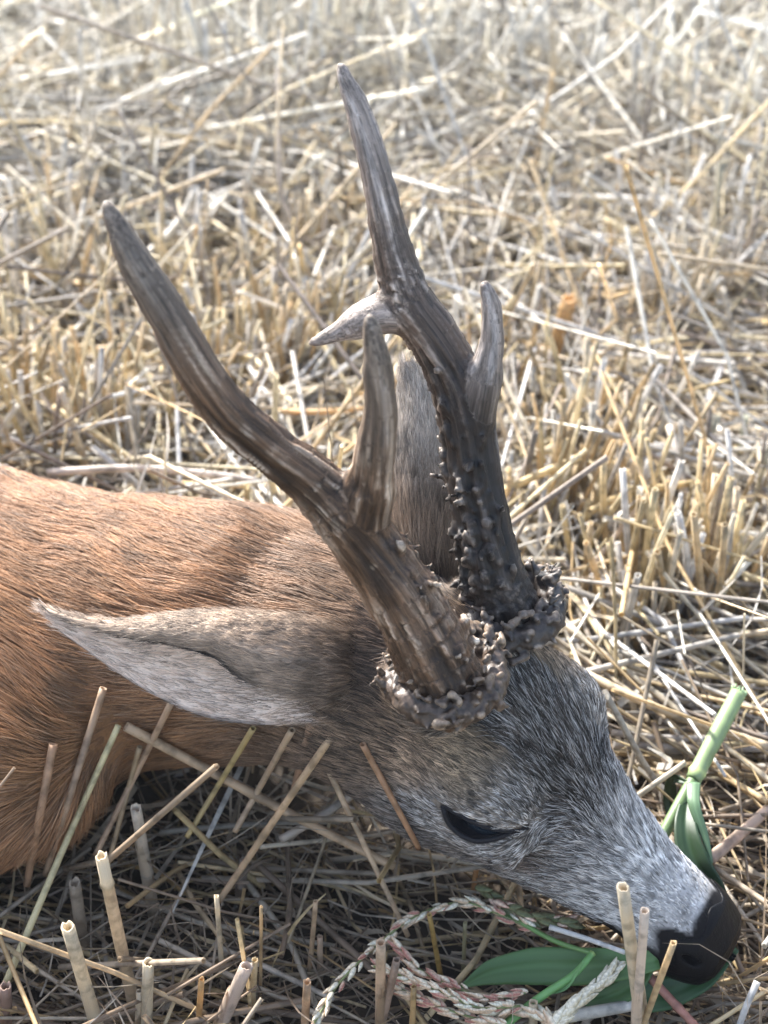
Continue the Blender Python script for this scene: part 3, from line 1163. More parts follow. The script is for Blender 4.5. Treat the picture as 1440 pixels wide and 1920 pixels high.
def ear_object(grid, name, label, outer, inner, edge, th=.0014, edge_side=0):
    nu, nv, _ = grid.shape
    I = np.arange(nu * nv).reshape(nu, nv)
    Fq = np.stack([I[:-1, :-1], I[:-1, 1:], I[1:, 1:], I[1:, :-1]], -1).reshape(-1, 4)
    V = grid.reshape(-1, 3)
    N = vert_normals(V, Fq)
    # make N point to the outer (furred) side: away from the section centre
    cen = grid.mean(1, keepdims=True)
    sgn = np.sign(((grid - cen).reshape(-1, 3) * N).sum(1).mean())
    if sgn < 0: N = -N
    Vo = V + N * th * .5
    Vi = V - N * th * .5
    n = len(V)
    bnd = list(I[0, :]) + list(I[1:, -1]) + list(I[-1, -2::-1]) + list(I[-2:0:-1, 0])
    bnd = np.array(bnd)
    nb = np.roll(bnd, -1)
    rim = np.stack([bnd, nb, nb + n, bnd + n], -1)
    F1 = Fq if sgn > 0 else Fq[:, ::-1]
    F2 = (Fq[:, ::-1] if sgn > 0 else Fq) + n
    VV = np.vstack([Vo, Vi])
    FF = np.vstack([F1, F2, rim])
    vv = np.tile(np.linspace(0, 1, nv), nu)
    uu = np.repeat(np.linspace(0, 1, nu), nv)
    outer = mix((.36, .27, .20), outer, sstep(.15, .5, uu))
    co = mix(outer, np.array(outer) * .6, np.clip(.4 + .8 * fbm(V * 90, 5), 0, 1))
    ed = np.maximum(sstep(.08, .02, vv), sstep(.98, 1., vv)) * sstep(.36, .50, uu)
    co = mix(co, edge, ed)
    ci_ = mix(mix((.30, .235, .185), np.array(inner), sstep(.1, .35, uu)), np.array(edge) * 2, ed * .6)
    o = mesh_np(name, VV, FF, M_earskin, np.vstack([co, ci_]), parent=deer)
    o['label'] = label
    # fur
    du = np.gradient(grid, axis=0).reshape(-1, 3)
    dv = np.gradient(grid, axis=1).reshape(-1, 3)
    for side_, nn_, L_, name_ in ((1, 24000, .0072, 'ear_fur'), (-1, 11000, .0085, 'inner_fur')):
        wts = np.ones(n)
        A = np.linalg.norm(tri_normals(V, Fq), axis=1)
        cum = np.cumsum(A)
        f = np.clip(np.searchsorted(cum, rng.random(nn_) * cum[-1]), 0, len(Fq) - 1)
        u, v = rng.random((2, nn_))
        w4 = np.stack([(1 - u) * (1 - v), (1 - u) * v, u * v, u * (1 - v)], 1)[..., None]
        w4 = np.stack([(1 - u) * (1 - v), u * (1 - v), u * v, (1 - u) * v], 1)[..., None]
        q = Fq[f]
        P = (V[q] * w4).sum(1)
        Nn = unit((N[q] * w4).sum(1)) * side_
        Dn = unit((du[q] * w4).sum(1))
        fv = (vv[q] * w4[..., 0]).sum(1)
        fu = (uu[q] * w4[..., 0]).sum(1)
        cl = fbm(P * 130, 6)
        if side_ == 1:
            oc = (outer[q] * w4).sum(1)
            cc = mix(oc, oc * .4, np.clip(.35 + .9 * cl, 0, 1))
            e2 = np.maximum(sstep(.07, .03, fv), sstep(.98, 1., fv)) * sstep(.36, .50, fu)
            cc = mix(cc, edge, e2)
            tp = cc * rng.uniform(.5, 1.7, (nn_, 1))
        else:
            cc = mix((.46, .34, .25), np.array(inner), sstep(.30, .65, fu)) * rng.uniform(.6, 1.15, (nn_, 1))
            e2 = np.maximum(sstep(.03, .0, fv), sstep(.98, 1., fv)) * sstep(.36, .50, fu)
            cc = mix(cc, edge, e2 * .8)
            tp = cc * 1.15
        Ls = L_ * rng.uniform(.6, 1.2, nn_) * (1 + 1.3 * sstep(.35, .05, fu))
        hair_object(name_, P + Nn * th * .5, Nn, unit(Dn + rng.normal(0, .12, (nn_, 3))), Ls, np.full(nn_, .00012), cc * .6, tp, o, lift=.18, droop=.7, clump=6, amt=.5)
    return o


def sec(m1, u_, m2, d, d2, bulge=.008, back=.018):
    m1 = np.array(m1, float); u_ = np.array(u_, float); m2 = np.array(m2, float)
    a = (m1 + u_) / 2
    b = (u_ * .55 + m2 * .45)
    return [(*m1, d - .001), (*a, d - bulge), (*u_, d + .004), (*b, d + back), (*m2, d2)]


rows = [sec((745, 1275), (765, 1225), (755, 1300), .640, .644, .001, .004),
        sec((700, 1305), (725, 1200), (715, 1330), .618, .626, .003, .008),
        sec((645, 1318), (675, 1182), (665, 1345), .603, .614, .005, .010),
        sec((585, 1315), (620, 1168), (620, 1352), .595, .607, .007, .013),
        sec((522, 1300), (555, 1157), (560, 1356), .591, .606, .008, .016),
        sec((452, 1272), (480, 1150), (485, 1358), .592, .614, .009, .022),
        sec((402, 1232), (400, 1150), (395, 1346), .595, .618, .008, .022),
        sec((320, 1208), (320, 1155), (315, 1315), .600, .620, .006, .018),
        sec((235, 1194), (235, 1166), (235, 1270), .606, .620, .003, .012),
        sec((160, 1173), (162, 1160), (158, 1215), .611, .619, .002, .007),
        sec((110, 1155), (112, 1149), (108, 1178), .614, .618, .0008, .003),
        sec((84, 1143), (85, 1142), (83, 1148), .616, .617, .0002, .0008)]
ear_object(ear(rows), 'ear', 'long near ear laid back over the neck, pale inside with a dark rim', (.46, .35, .26), (.80, .64, .52), (.016, .013, .013))
# far ear, seen from its furred back
rows = []
for (lx, ly, rx, ry, d) in [(742, 1105, 868, 1120, .640), (732, 1010, 862, 1035, .635), (734, 920, 854, 935, .631), (741, 850, 846, 858, .628),
                            (750, 790, 832, 805, .626), (756, 735, 810, 757, .625), (758, 704, 788, 715, .625), (760, 690, 772, 692, .625)]:
    lx, rx = lx - 5, rx + 7
    wpx = rx - lx
    k = wpx / 120
    rows.append([(lx + 8 * k, ly, d + .020 * k), (lx, ly, d + .010 * k), (lx + wpx * .30, (ly * .7 + ry * .3), d - .001 * k), (lx + wpx * .72, ly * .28 + ry * .72, d - .001 * k),
                 (rx, ry, d + .010 * k), (rx + 7 * k, ry - 14 * k, d + .022 * k)])
ear_object(ear(rows), 'ear', 'far ear standing upright behind the antlers, grey furred back', (.60, .54, .48), (.85, .70, .50), (.06, .05, .045))

# ------------------------------------------------------------------ straw
PALE = [np.array(c) for c in ((.66, .56, .40), (.74, .68, .57), (.62, .50, .34), (.62, .56, .47), (.70, .59, .38), (.66, .62, .56))]
WARM = [np.array(c) for c in ((.60, .43, .22), (.62, .48, .26), (.54, .40, .22), (.66, .53, .30))]
GREY = [np.array(c) for c in ((.42, .36, .29), (.30, .24, .18), (.48, .43, .36), (.32, .25, .19))]


def pick(n, wp, ww, wg):
    pool = np.array(PALE + WARM + GREY)
    p = np.r_[np.full(6, wp / 6), np.full(4, ww / 4), np.full(4, wg / 4)]
    c = pool[rng.choice(14, n, p=p / p.sum())] * np.array([.985, 1.01, 1.05])
    c = c * .95 + c.mean(1, keepdims=True) * .07
    return c * rng.uniform(.75, 1.15, (n, 1))


def tubes(P0, P1, bend, r, col, rings=3, sides=5, taper=.9):
    """many straws at once: ends P0 P1 (n,3), bend offset vector at the middle (n,3), radius (n,)"""
    n = len(P0)
    t = np.linspace(0, 1, rings)
    A = P1 - P0
    tg = unit(A)
    ref = np.where(np.abs(tg[:, 2:3]) < .9, np.array([[0, 0, 1.]]), np.array([[1., 0, 0]]))
    a = unit(np.cross(tg, ref))
    b = np.cross(tg, a)
    ph = rng.random(n) * 6.28
    an = 2 * np.pi * np.arange(sides) / sides
    cen = P0[:, None] + A[:, None] * t[None, :, None] + bend[:, None] * (4 * t * (1 - t))[None, :, None]
    ca, sa = np.cos(an[None] + ph[:, None]), np.sin(an[None] + ph[:, None])
    rad = a[:, None] * ca[..., None] + b[:, None] * sa[..., None]      # n,s,3
    rr = r[:, None] * (1 - (1 - taper) * t)[None]
    V = cen[:, :, None] + rad[:, None] * rr[..., None, None]
    L = np.linalg.norm(A, axis=1)
    off = rng.random(n) * 50
    UV = np.stack(np.broadcast_arrays((off[:, None] + L[:, None] * t[None])[:, :, None], (np.arange(sides) / sides)[None, None] + off[:, None, None]), -1)
    base = (np.arange(n) * rings * sides)[:, None, None]
    i = np.arange(rings - 1)[None, :, None]
    k = np.arange(sides)[None, None]
    k2 = (k + 1) % sides
    Fq = np.stack([base + i * sides + k, base + i * sides + k2, base + (i + 1) * sides + k2, base + (i + 1) * sides + k], -1).reshape(-1, 4)
    shade = 1 + .12 * rng.standard_normal((n, rings))
    Cc = np.broadcast_to(col[:, None, None] * shade[:, :, None, None], V.shape)
    return V.reshape(-1, 3), Fq, Cc.reshape(-1, 3), UV.reshape(-1, 2)


def ribbons(P0, dirn, L, wd, col, curl, rings=6):
    """curling dry leaf strips"""
    n = len(P0)
    d = unit(dirn)
    s = unit(np.cross(d, rng.normal(0, 1, (n, 3))))
    nn = np.cross(d, s)
    cen = np.zeros((n, rings, 3))
    cen[:, 0] = P0
    ang = np.zeros(n)
    V = np.zeros((n, rings, 2, 3))
    tw = rng.uniform(-.5, .5, n)
    for k in range(rings):
        if k:
            ang = ang + curl
            dd = d * np.cos(ang)[:, None] + nn * np.sin(ang)[:, None]
            cen[:, k] = cen[:, k - 1] + dd * (L / (rings - 1))[:, None]
        n2 = -d * np.sin(ang)[:, None] + nn * np.cos(ang)[:, None]
        side = s * np.cos(tw * k)[:, None] + n2 * np.sin(tw * k)[:, None]
        ww = wd * (1 - .8 * (k / (rings - 1)) ** 2) * .5
        V[:, k, 0] = cen[:, k] - side * ww[:, None]
        V[:, k, 1] = cen[:, k] + side * ww[:, None]
    UV = np.zeros((n, rings, 2, 2))
    UV[..., 0] = rng.random((n, 1, 1)) * 40 + (L[:, None] * np.linspace(0, 1, rings))[..., None]
    UV[..., 1] = np.array([0, .5])[None, None]
    base = (np.arange(n) * rings * 2)[:, None]
    i = np.arange(rings - 1)[None]
    Fq = np.stack([base + i * 2, base + i * 2 + 1, base + i * 2 + 3, base + i * 2 + 2], -1).reshape(-1, 4)
    Cc = np.broadcast_to(col[:, None, None], V.shape)
    return V.reshape(-1, 3), Fq, Cc.reshape(-1, 3), UV.reshape(-1, 2)


def merge(parts):
    Vs, Fs, Cs, Us = [], [], [], []
    o = 0
    for V, F_, C_, U in parts:
        Vs.append(V); Fs.append(F_ + o); Cs.append(C_); Us.append(U)
        o += len(V)
    return np.vstack(Vs), np.vstack(Fs), np.vstack(Cs), np.vstack(Us)


def in_deer(P, pad=0.):
    """inside or right under the deer"""
    d = body_sdf(np.asarray(P, float))
    hd = head_sdf(w2h(P)) / 100
    return np.minimum(d, np.where(P[:, 0] > -.13, hd, 9)) < pad


def keep_clear(P0, P1, bend, pad=.002):
    ok = np.ones(len(P0), bool)
    for t in np.linspace(0, 1, 13):
        p = P0 + (P1 - P0) * t + bend * 4 * t * (1 - t)
        ok &= ~in_deer(p, pad)
        # not in front of the face and the antlers: nothing pokes high in the front
    return ok


def clear_back(P0, P1):
    """straw of the back mat may not reach round in front of the deer"""
    ok = np.ones(len(P0), bool)
    for t in np.linspace(0, 1, 9):
        p = P0 + (P1 - P0) * t
        x, y, d = proj(p)
        ok &= ~((p[:, 1] < .53) & (x > 0) & (x < np.interp(y, [1000, 1200, 1430, 1700, 1800], [1000, 1080, 1190, 1370, 1400])) & (y > 1000) & (y < 1850))
    return ok


def clear_front(P0, P1):
    """loose bits may not lie over the face, the seed heads or the sprig"""
    ok = np.ones(len(P0), bool)
    for t in np.linspace(0, 1, 7):
        p = P0 + (P1 - P0) * t
        x, y, d = proj(p)
        edge = np.interp(x, [300, 700, 780, 830, 1100, 1230, 1400, 1440], [1395, 1430, 1520, 1605, 1725, 1800, 1840, 1500])
        ok &= ~((x > 150) & (y < edge - 4) & (p[:, 1] < .44) & (d < .64))
        ok &= ~((x > 560) & (x < 1330) & (y > 1670) & (p[:, 2] > -.012))
    return ok


def field_xy(n, y0, y1, x0=.30, k=.36):
    y = y0 + (y1 - y0) * rng.random(n) ** .9
    x = (rng.random(n) * 2 - 1) * (x0 + k * y)
    return x, y


def litter(n, y0, y1, rad, lens, hgt, wp, ww, wg, tilt=.16, front=False, sides=5):
    x, y = field_xy(n, y0, y1)
    L = rng.uniform(*lens, n) * rng.uniform(.6, 1, n)
    # the swath lies roughly across the view with patches of other directions
    patch = noise(np.stack([x * 3, y * 3, np.zeros(n)], -1), 61)
    az = rng.normal(.1, .5, n) + patch * 2.4 + np.where(rng.random(n) < .25, rng.normal(0, 1.3, n), 0)
    el = rng.normal(0, tilt, n) * np.where(rng.random(n) < .2, 2.6, 1.)
    d = np.stack([np.cos(az) * np.cos(el), np.sin(az) * np.cos(el), np.sin(el)], -1)
    z = soil_z(x, y) + .004 + hgt * rng.random(n) ** 1.3 + np.abs(np.sin(el)) * L * .45
    hump = .030 * np.clip(noise(np.stack([x * 4, y * 4, np.full(n, 3.)], -1), 62), -.2, 1)
    z = z + hump * (y > .62)
    c = np.stack([x, y, z], -1)
    P0, P1 = c - d * L[:, None] / 2, c + d * L[:, None] / 2
    bend = rng.normal(0, 1, (n, 3)) * (L * .05)[:, None]
    P0[:, 2] = np.maximum(P0[:, 2], SOIL + .001)
    P1[:, 2] = np.maximum(P1[:, 2], SOIL + .001)
    ok = keep_clear(P0, P1, bend)
    ok &= clear_front(P0, P1) if y0 < .3 else clear_back(P0, P1)
    P0, P1, bend = P0[ok], P1[ok], bend[ok]
    m = len(P0)
    r = rng.uniform(*rad, m)
    return tubes(P0, P1, bend, r, pick(m, wp, ww, wg), 3, sides)


def chaff(n, y0, y1, hgt, wp, ww, wg, wd=(.001, .004)):
    x, y = field_xy(n, y0, y1)
    z = soil_z(x, y) + .002 + hgt * rng.random(n)
    d = rng.normal(0, 1, (n, 3)) * [1, 1, .45]
    P = np.stack([x, y, z], -1)
    L = rng.uniform(.02, .09, n)
    ok = ~in_deer(P, .004) & ~in_deer(P + unit(d) * L[:, None] * .6, .004)
    if y0 < .3: ok &= clear_front(P, P + unit(d) * L[:, None])
    P, d, L = P[ok], d[ok], L[ok]
    m = len(P)
    return ribbons(P, d, L, rng.uniform(*wd, m), pick(m, wp, ww, wg), rng.normal(0, .28, m))


# behind the deer: thick bright mat.  in front: thinner, greyer, more soil showing
mat_back = merge([litter(9000, .50, 1.3, (.0005, .0018), (.08, .32), .038, .50, .25, .25, tilt=.15),
                  litter(2600, .50, 1.4, (.0003, .0008), (.04, .16), .045, .4, .2, .4, tilt=.4, sides=3),
                  litter(12000, 1.1, 2.8, (.0006, .0020), (.12, .42), .045, .78, .12, .10, tilt=.13, sides=4),
                  chaff(6500, .50, 1.6, .050, .5, .2, .3), chaff(3500, 1.5, 2.7, .06, .75, .1, .15)])
far_w = sstep(.85, 1.5, mat_back[0][:, 1])[:, None]  # far straw paled in its colour, a painted veil of haze and glare
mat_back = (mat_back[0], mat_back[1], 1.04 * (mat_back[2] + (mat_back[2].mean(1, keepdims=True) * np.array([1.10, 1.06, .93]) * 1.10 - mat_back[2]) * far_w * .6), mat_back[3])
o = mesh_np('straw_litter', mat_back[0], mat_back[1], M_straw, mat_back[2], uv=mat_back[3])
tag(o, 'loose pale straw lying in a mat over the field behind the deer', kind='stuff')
mat_front = merge([litter(2200, .22, .50, (.0002, .0011), (.03, .10), .010, .3, .2, .5, tilt=.05, sides=4),
                   litter(1300, .14, .52, (.0006, .0017), (.05, .20), .030, .25, .15, .6, tilt=.25),
                   litter(1500, .14, .52, (.0002, .0006), (.03, .12), .020, .15, .15, .7, tilt=.35, sides=4),
                   chaff(3600, .14, .52, .028, .12, .1, .78, (.0004, .0024))])
mat_front = (mat_front[0], mat_front[1], mat_front[2] * np.array([.95, .87, .76]), mat_front[3])  # shade before the deer deepened by darkening the straw colour itself
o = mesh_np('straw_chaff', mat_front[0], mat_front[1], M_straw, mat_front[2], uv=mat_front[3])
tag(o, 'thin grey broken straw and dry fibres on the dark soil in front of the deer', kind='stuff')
# the rest of the field around, coarser
n = 16000
x = rng.uniform(-4, 4, n)
y = rng.uniform(-2.2, 7, n)
ok = ~((np.abs(x) < .28 + .34 * np.maximum(y, 0)) & (y > .14) & (y < 2.7))
x, y = x[ok], y[ok]
n = len(x)
az = rng.normal(.15, 1, n)
el = np.abs(rng.normal(0, .35, n))
up_ = rng.random(n) < .25
el[up_] = rng.uniform(1.1, 1.6, up_.sum())
L = rng.uniform(.1, .3, n)
L[up_] *= .5
d = np.stack([np.cos(az) * np.cos(el), np.sin(az) * np.cos(el), np.sin(el)], -1)
P0 = np.stack([x, y, np.full(n, SOIL) + .02 * rng.random(n)], -1)
P1 = P0 + d * L[:, None]
bend = rng.normal(0, .006, (n, 3))
ok = keep_clear(P0, P1, bend)
q = tubes(P0[ok], P1[ok], bend[ok], rng.uniform(.0014, .0034, ok.sum()), pick(ok.sum(), .6, .2, .2), 2, 3)
o = mesh_np('field_straw', q[0], q[1], M_straw, q[2], uv=q[3])
tag(o, 'straw and stubble covering the rest of the field', kind='stuff')

# ---- standing stubble behind: one object per stalk for the largest, one mass for the rest
tufts = [  # photo pixel of the base on the soil, number, spread m, height m, warm share, label
    (150, 905, 26, .045, .090, .75, 'golden tuft of cut stubble standing just behind the back of the deer, left'),
    (30, 850, 14, .04, .085, .7, 'golden stubble tuft cut off by the left edge, above the orange back'),
    (250, 860, 18, .05, .080, .6, 'tan stubble tuft left of the near antler beam, above the long lying straw'),
    (440, 760, 30, .05, .080, .7, 'dense golden tuft directly right of the middle of the near antler beam'),
    (480, 700, 22, .05, .075, .5, 'tan tuft behind the dense golden one between the two antlers'),
    (600, 690, 22, .05, .080, .5, 'stubble tuft below the backward point of the far antler'),
    (430, 560, 18, .06, .085, .2, 'pale tuft with thick white stalks left of the backward antler point'),
    (560, 470, 20, .07, .09, .3, 'brownish tuft left of the far antler, beside a dark gap in the straw'),
    (990, 1040, 26, .026, .080, .85, 'tight orange tuft fanning out right beside the burr of the far antler'),
    (1070, 1000, 18, .03, .080, .75, 'orange tuft just right of the fanned one at the far burr'),
    (1240, 1160, 26, .035, .085, .7, 'golden tuft right of the forehead, halfway to the right edge'),
    (1350, 1150, 26, .04, .085, .7, 'golden tuft of many stalks close to the right edge, level with the burrs'),
    (1180, 1210, 12, .03, .075, .6, 'small tuft nearest to the forehead of the deer'),
    (1405, 1060, 16, .04, .08, .6, 'tuft on the right edge behind the golden ones'),
    (1080, 870, 14, .04, .08, .4, 'loose tuft right of the black antler stem'),
    (1240, 640, 16, .035, .085, .15, 'pale tuft standing in front of a dark hollow at the upper right'),
    (1350, 560, 18, .05, .09, .15, 'whitish tuft near the right edge beside the dark hollow'),
    (1180, 520, 14, .05, .08, .3, 'small tuft right of the front point of the far antler'),
    (960, 700, 14, .04, .07, .4, 'low tuft touching the front point of the far antler'),
    (80, 640, 16, .06, .085, .3, 'tuft at the left edge level with the backward antler point'),
    (30, 520, 16, .06, .09, .1, 'white stalks crossing each other at the left edge below the near antler tip'),
    (230, 580, 14, .06, .08, .2, 'tuft left of the upper half of the near antler beam'),
    (330, 430, 18, .09, .10, .1, 'tall pale tuft right of the tip of the near antler'),
    (210, 310, 22, .09, .11, .08, 'tall white tuft straight above the tip of the near antler'),
    (440, 250, 60, .13, .15, .08, 'big dense stand of white stubble left of the far antler tip'),
    (580, 200, 55, .13, .15, .1, 'dense stand of whitish stubble right behind the far antler tip'),
    (540, 90, 44, .16, .15, .08, 'blurred stand of stubble at the top edge, centre'),
    (720, 200, 26, .12, .11, .1, 'low stand of pale stubble right of the far antler tip'),
    (900, 250, 24, .1, .10, .2, 'thin stand of stubble in the upper middle of the field'),
    (1100, 240, 34, .1, .13, .1, 'tall pale tuft at the upper right, left of the long white straw'),
    (1340, 330, 44, .1, .14, .1, 'dense tall stand of white stubble near the upper right edge'),
    (1425, 420, 26, .08, .12, .1, 'white tuft cut by the right edge below the dense tall stand'),
    (1250, 190, 34, .12, .13, .1, 'pale stand of stubble right of the long white straw'),
    (820, 430, 14, .08, .08, .3, 'short tuft right of the long upper point of the far antler'),
    (1000, 450, 14, .08, .08, .2, 'short tuft above the front point of the far antler'),
    (60, 180, 30, .14, .12, .1, 'stand of pale stubble in the upper left corner area'),
    (300, 150, 24, .14, .12, .1, 'thin stand of pale stubble left of the big white one'),
    (900, 90, 34, .2, .13, .1, 'blurred pale stubble at the top edge right of centre'),
    (1200, 60, 34, .2, .14, .1, 'blurred pale stubble at the top right edge'),
    (100, 40, 34, .2, .12, .1, 'blurred pale stubble at the top left edge'),
    (1400, 130, 26, .14, .13, .1, 'blurred tall stubble in the top right corner')]
SB, ST_, SR, SC, SO = [], [], [], [], []
TI = []
TB = []
for ti, (bx, by, nn_, sp, hh, wm, _l) in enumerate(tufts):
    b0 = onz(bx, by, SOIL + .01)
    TB.append(b0)
    if by > 600: nn_ = int(nn_ * 1.6)
    for k in range(nn_):
        p = b0 + np.array([rng.normal(0, sp * .55), rng.normal(0, sp * .45), 0])
        p[2] = float(soil_z(np.array([p[0]]), np.array([p[1]]))[0]) - .002
        if by > 500: h_boost = 1.2
        else: h_boost = 1.
        lean = rng.normal(0, .13, 2) + (p[:2] - b0[:2]) / sp * .22 + np.array([.05, 0])
        h_ = hh * rng.uniform(.65, 1.15) * h_boost
        SB.append(p); ST_.append(p + np.array([lean[0] * h_, lean[1] * h_, h_]))
        TI.append(ti)
        SR.append(rng.uniform(.0010, .0021) * (1.2 if by < 400 else 1)); SC.append(pick(1, 1 - wm, wm * 1.3, .12)[0]); SO.append(rng.normal(0, .003, 3))
# scattered singles, and leaning ones
n = 650
x, y = field_xy(n, .58, 2.7)
ln_ = rng.uniform(.05, .14, n)
az = rng.uniform(0, 6.28, n)
le = np.abs(rng.normal(.35, .35, n))
for i in range(n):
    p = np.array([x[i], y[i], SOIL + .004])
    SB.append(p)
    ST_.append(p + ln_[i] * np.array([math.cos(az[i]) * math.sin(le[i]), math.sin(az[i]) * math.sin(le[i]), max(.2, math.cos(le[i]))]))
    TI.append(-1)
    SR.append(rng.uniform(.0008, .0022)); SC.append(pick(1, .65, .15, .2)[0]); SO.append(rng.normal(0, .003, 3))
SB, ST_, SR, SC, SO, TI = map(np.array, (SB, ST_, SR, SC, SO, TI))
ok = keep_clear(SB, ST_, SO, .003)
# nothing stands between the camera and the antlers
SB, ST_, SR, SC, SO, TI = SB[ok], ST_[ok], SR[ok], SC[ok], SO[ok], TI[ok]


def stalk_mesh(P0, P1, bend, r, col, hollow=True, node=None, sides=10, rings=9, wall=.35, name='straw_stalk'):
    """one straw: outer tube, torn rim, inner wall, a knotted node; local coordinates about its foot"""
    P0 = np.asarray(P0, float); P1 = np.asarray(P1, float)
    t = np.linspace(0, 1, rings)
    if node is not None:
        t = np.sort(np.r_[t[(np.abs(t - node) > .04)], node - .018, node, node + .018])
    path = P0[None] + (P1 - P0)[None] * t[:, None] + np.asarray(bend)[None] * (4 * t * (1 - t))[:, None]
    rad = r * (1.04 - .12 * t)
    cc = np.tile(col, (len(t), 1)) * (1 + .06 * rng.standard_normal((len(t), 1)))
    if node is not None:
        k = np.argmin(np.abs(t - node))
        rad[k] *= 1.22
        cc[k] *= .62
        cc[:k] = cc[:k] * np.array([.82, .76, .72])
    cc[0] *= .6
    V, Fq, UV = tube(path - P0, rad, sides, caps=False)
    Cc = np.repeat(cc, sides, 0)
    if hollow:
        # torn, uneven rim then the inside wall
        ax = unit(path[-1] - path[-2])
        n0 = len(V)
        V[-sides:] += ax[None] * (rng.uniform(-.3, .5, sides) * r)[:, None]
        last = V[-sides:]
        c = path[-1] - P0
        inn = c + (last - c) * .68
        inn2 = c - ax * r * 5 + (last - c) * .6
        V = np.vstack([V, inn, inn2, [c - ax * r * 5]])
        UV = np.vstack([UV, UV[-sides:], UV[-sides:], UV[-1:]])
        k = np.arange(sides)
        k2 = (k + 1) % sides
        F1 = np.stack([n0 - sides + k, n0 - sides + k2, n0 + k2, n0 + k], -1)
        F2 = np.stack([n0 + k, n0 + k2, n0 + sides + k2, n0 + sides + k], -1)
        ci = n0 + 2 * sides
        kk_ = np.arange(0, sides, 2)
        F3 = np.stack([np.full(len(kk_), ci), n0 + sides + kk_, n0 + sides + (kk_ + 1) % sides, n0 + sides + (kk_ + 2) % sides], -1)
        Fq = np.vstack([Fq, F1, F2, F3])
        warm = np.array([.50, .26, .10])
        Cc = np.vstack([Cc, np.tile(np.asarray(col) * 1.12, (sides, 1)), np.tile(warm * .6, (sides, 1)), [warm * .4]])
    return V, Fq, Cc, UV


def stalk(P0, P1, bend, r, col, label=None, group=None, node=None, hollow=True, cat='straw', name='straw_stalk', **kw):
    V, Fq, Cc, UV = stalk_mesh(P0, P1, bend, r, col, hollow, node, **kw)
    o = mesh_np(name, V, Fq, M_straw, Cc, uv=UV)
    o.location = P0
    if label: tag(o, label, cat, group)
    if label and r > .0015 and rng.random() < .55:
        ax_ = np.asarray(P1, float) - np.asarray(P0, float)
        Ls = np.linalg.norm(ax_)
        ax_ = ax_ / Ls
        a_ = unit(np.cross(ax_, [.3, 1, .2])); b_2 = np.cross(ax_, a_)
        t1 = rng.uniform(.45, .8)
        ph = rng.random() * 6.28
        K = 11
        VV, UU = [], []
        for i in range(8):
            t = t1 * i / 7
            for k in range(K):
                an = ph + (k / (K - 1) - .5) * (4.6 - 2.2 * (i / 7) ** 2)
                off_ = r * (1.13 + (.5 * max(0, i - 5) / 2) * abs(k / (K - 1) - .5) + .03 * math.sin(k * 2.1 + i))
                tt = t + (rng.uniform(-.05, .05) if i == 7 else 0)
                VV.append(ax_ * Ls * tt + (a_ * math.cos(an) + b_2 * math.sin(an)) * off_ + np.asarray(bend) * 4 * tt * (1 - tt))
                UU.append((tt * Ls, k / K + .3))
        I_ = np.arange(8 * K).reshape(8, K)
        Fs_ = np.stack([I_[:-1, :-1], I_[:-1, 1:], I_[1:, 1:], I_[1:, :-1]], -1).reshape(-1, 4)
        so_ = mesh_np('leaf_sheath', np.array(VV), Fs_, M_straw, np.tile(np.asarray(col) * rng.uniform(.6, .95) * np.array([1, .96, .9]), (8 * K, 1)), uv=np.array(UU))
        so_.parent = o
    return o


fw_ = sstep(.9, 1.5, SB[:, 1])[:, None]  # same painted haze: distant stubble colours washed out towards pale grey
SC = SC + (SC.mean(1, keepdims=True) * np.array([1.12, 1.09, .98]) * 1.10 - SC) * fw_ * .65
for ti, tf in enumerate(tufts):
    e = bpy.data.objects.new('stubble_tuft', None)
    C.objects.link(e)
    e.location = TB[ti]
    e.empty_display_size = .02
    tag(e, tf[6], 'stubble', 'tufts of cut stubble standing in the field')
    far_ = tf[1] < 450
    for i in np.nonzero(TI == ti)[0]:
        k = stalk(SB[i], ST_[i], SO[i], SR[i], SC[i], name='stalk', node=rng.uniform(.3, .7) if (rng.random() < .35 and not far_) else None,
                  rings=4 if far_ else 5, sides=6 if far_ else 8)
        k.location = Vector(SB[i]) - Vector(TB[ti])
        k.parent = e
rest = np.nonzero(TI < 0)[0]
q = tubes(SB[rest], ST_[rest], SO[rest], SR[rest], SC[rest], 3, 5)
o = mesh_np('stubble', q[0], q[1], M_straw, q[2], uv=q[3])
tag(o, 'remaining cut stubble standing among the loose straw', kind='stuff')

# ---- single straws in front, each placed where it stands or lies
SUNP = np.array([.66, .53, .36])


def standing(top, bot, wpx, col, label, node=None, bend=0., group=None, zb=None, db=None):
    """upright stalk: foot on the soil at the lower pixel, top where the ray of the upper pixel passes nearest above the foot"""
    b = onz(bot[0], bot[1], SOIL if zb is None else zb) if db is None else at(bot[0], bot[1], db)
    r = ray(*top)
    rh = r[:2]
    s = ((b[:2] - CAM[:2]) @ rh) / (rh @ rh)
    tpt = CAM + r * s
    if tpt[2] < b[2] + .01: tpt = onz(top[0], top[1], b[2] + .02)
    if db is not None:
        b = b + (b - tpt) * (b[2] - SOIL) / (tpt[2] - b[2])
    dep = proj((b + tpt) / 2)[2]
    return stalk(b, tpt, np.array([bend, 0, 0]), wpx / 2 / FPX * dep, np.array(col), label, group, node, sides=14, rings=9)


def onfur(px, py, gap=.006):
    """point just in front of the deer's side at a photo pixel"""
    r = ray(px, py)
    ds = np.arange(.45, .85, .001)
    P = CAM + r * ds[:, None]
    ins = in_deer(P, gap)
    d = ds[np.argmax(ins)] if ins.any() else .66
    return CAM + r * d


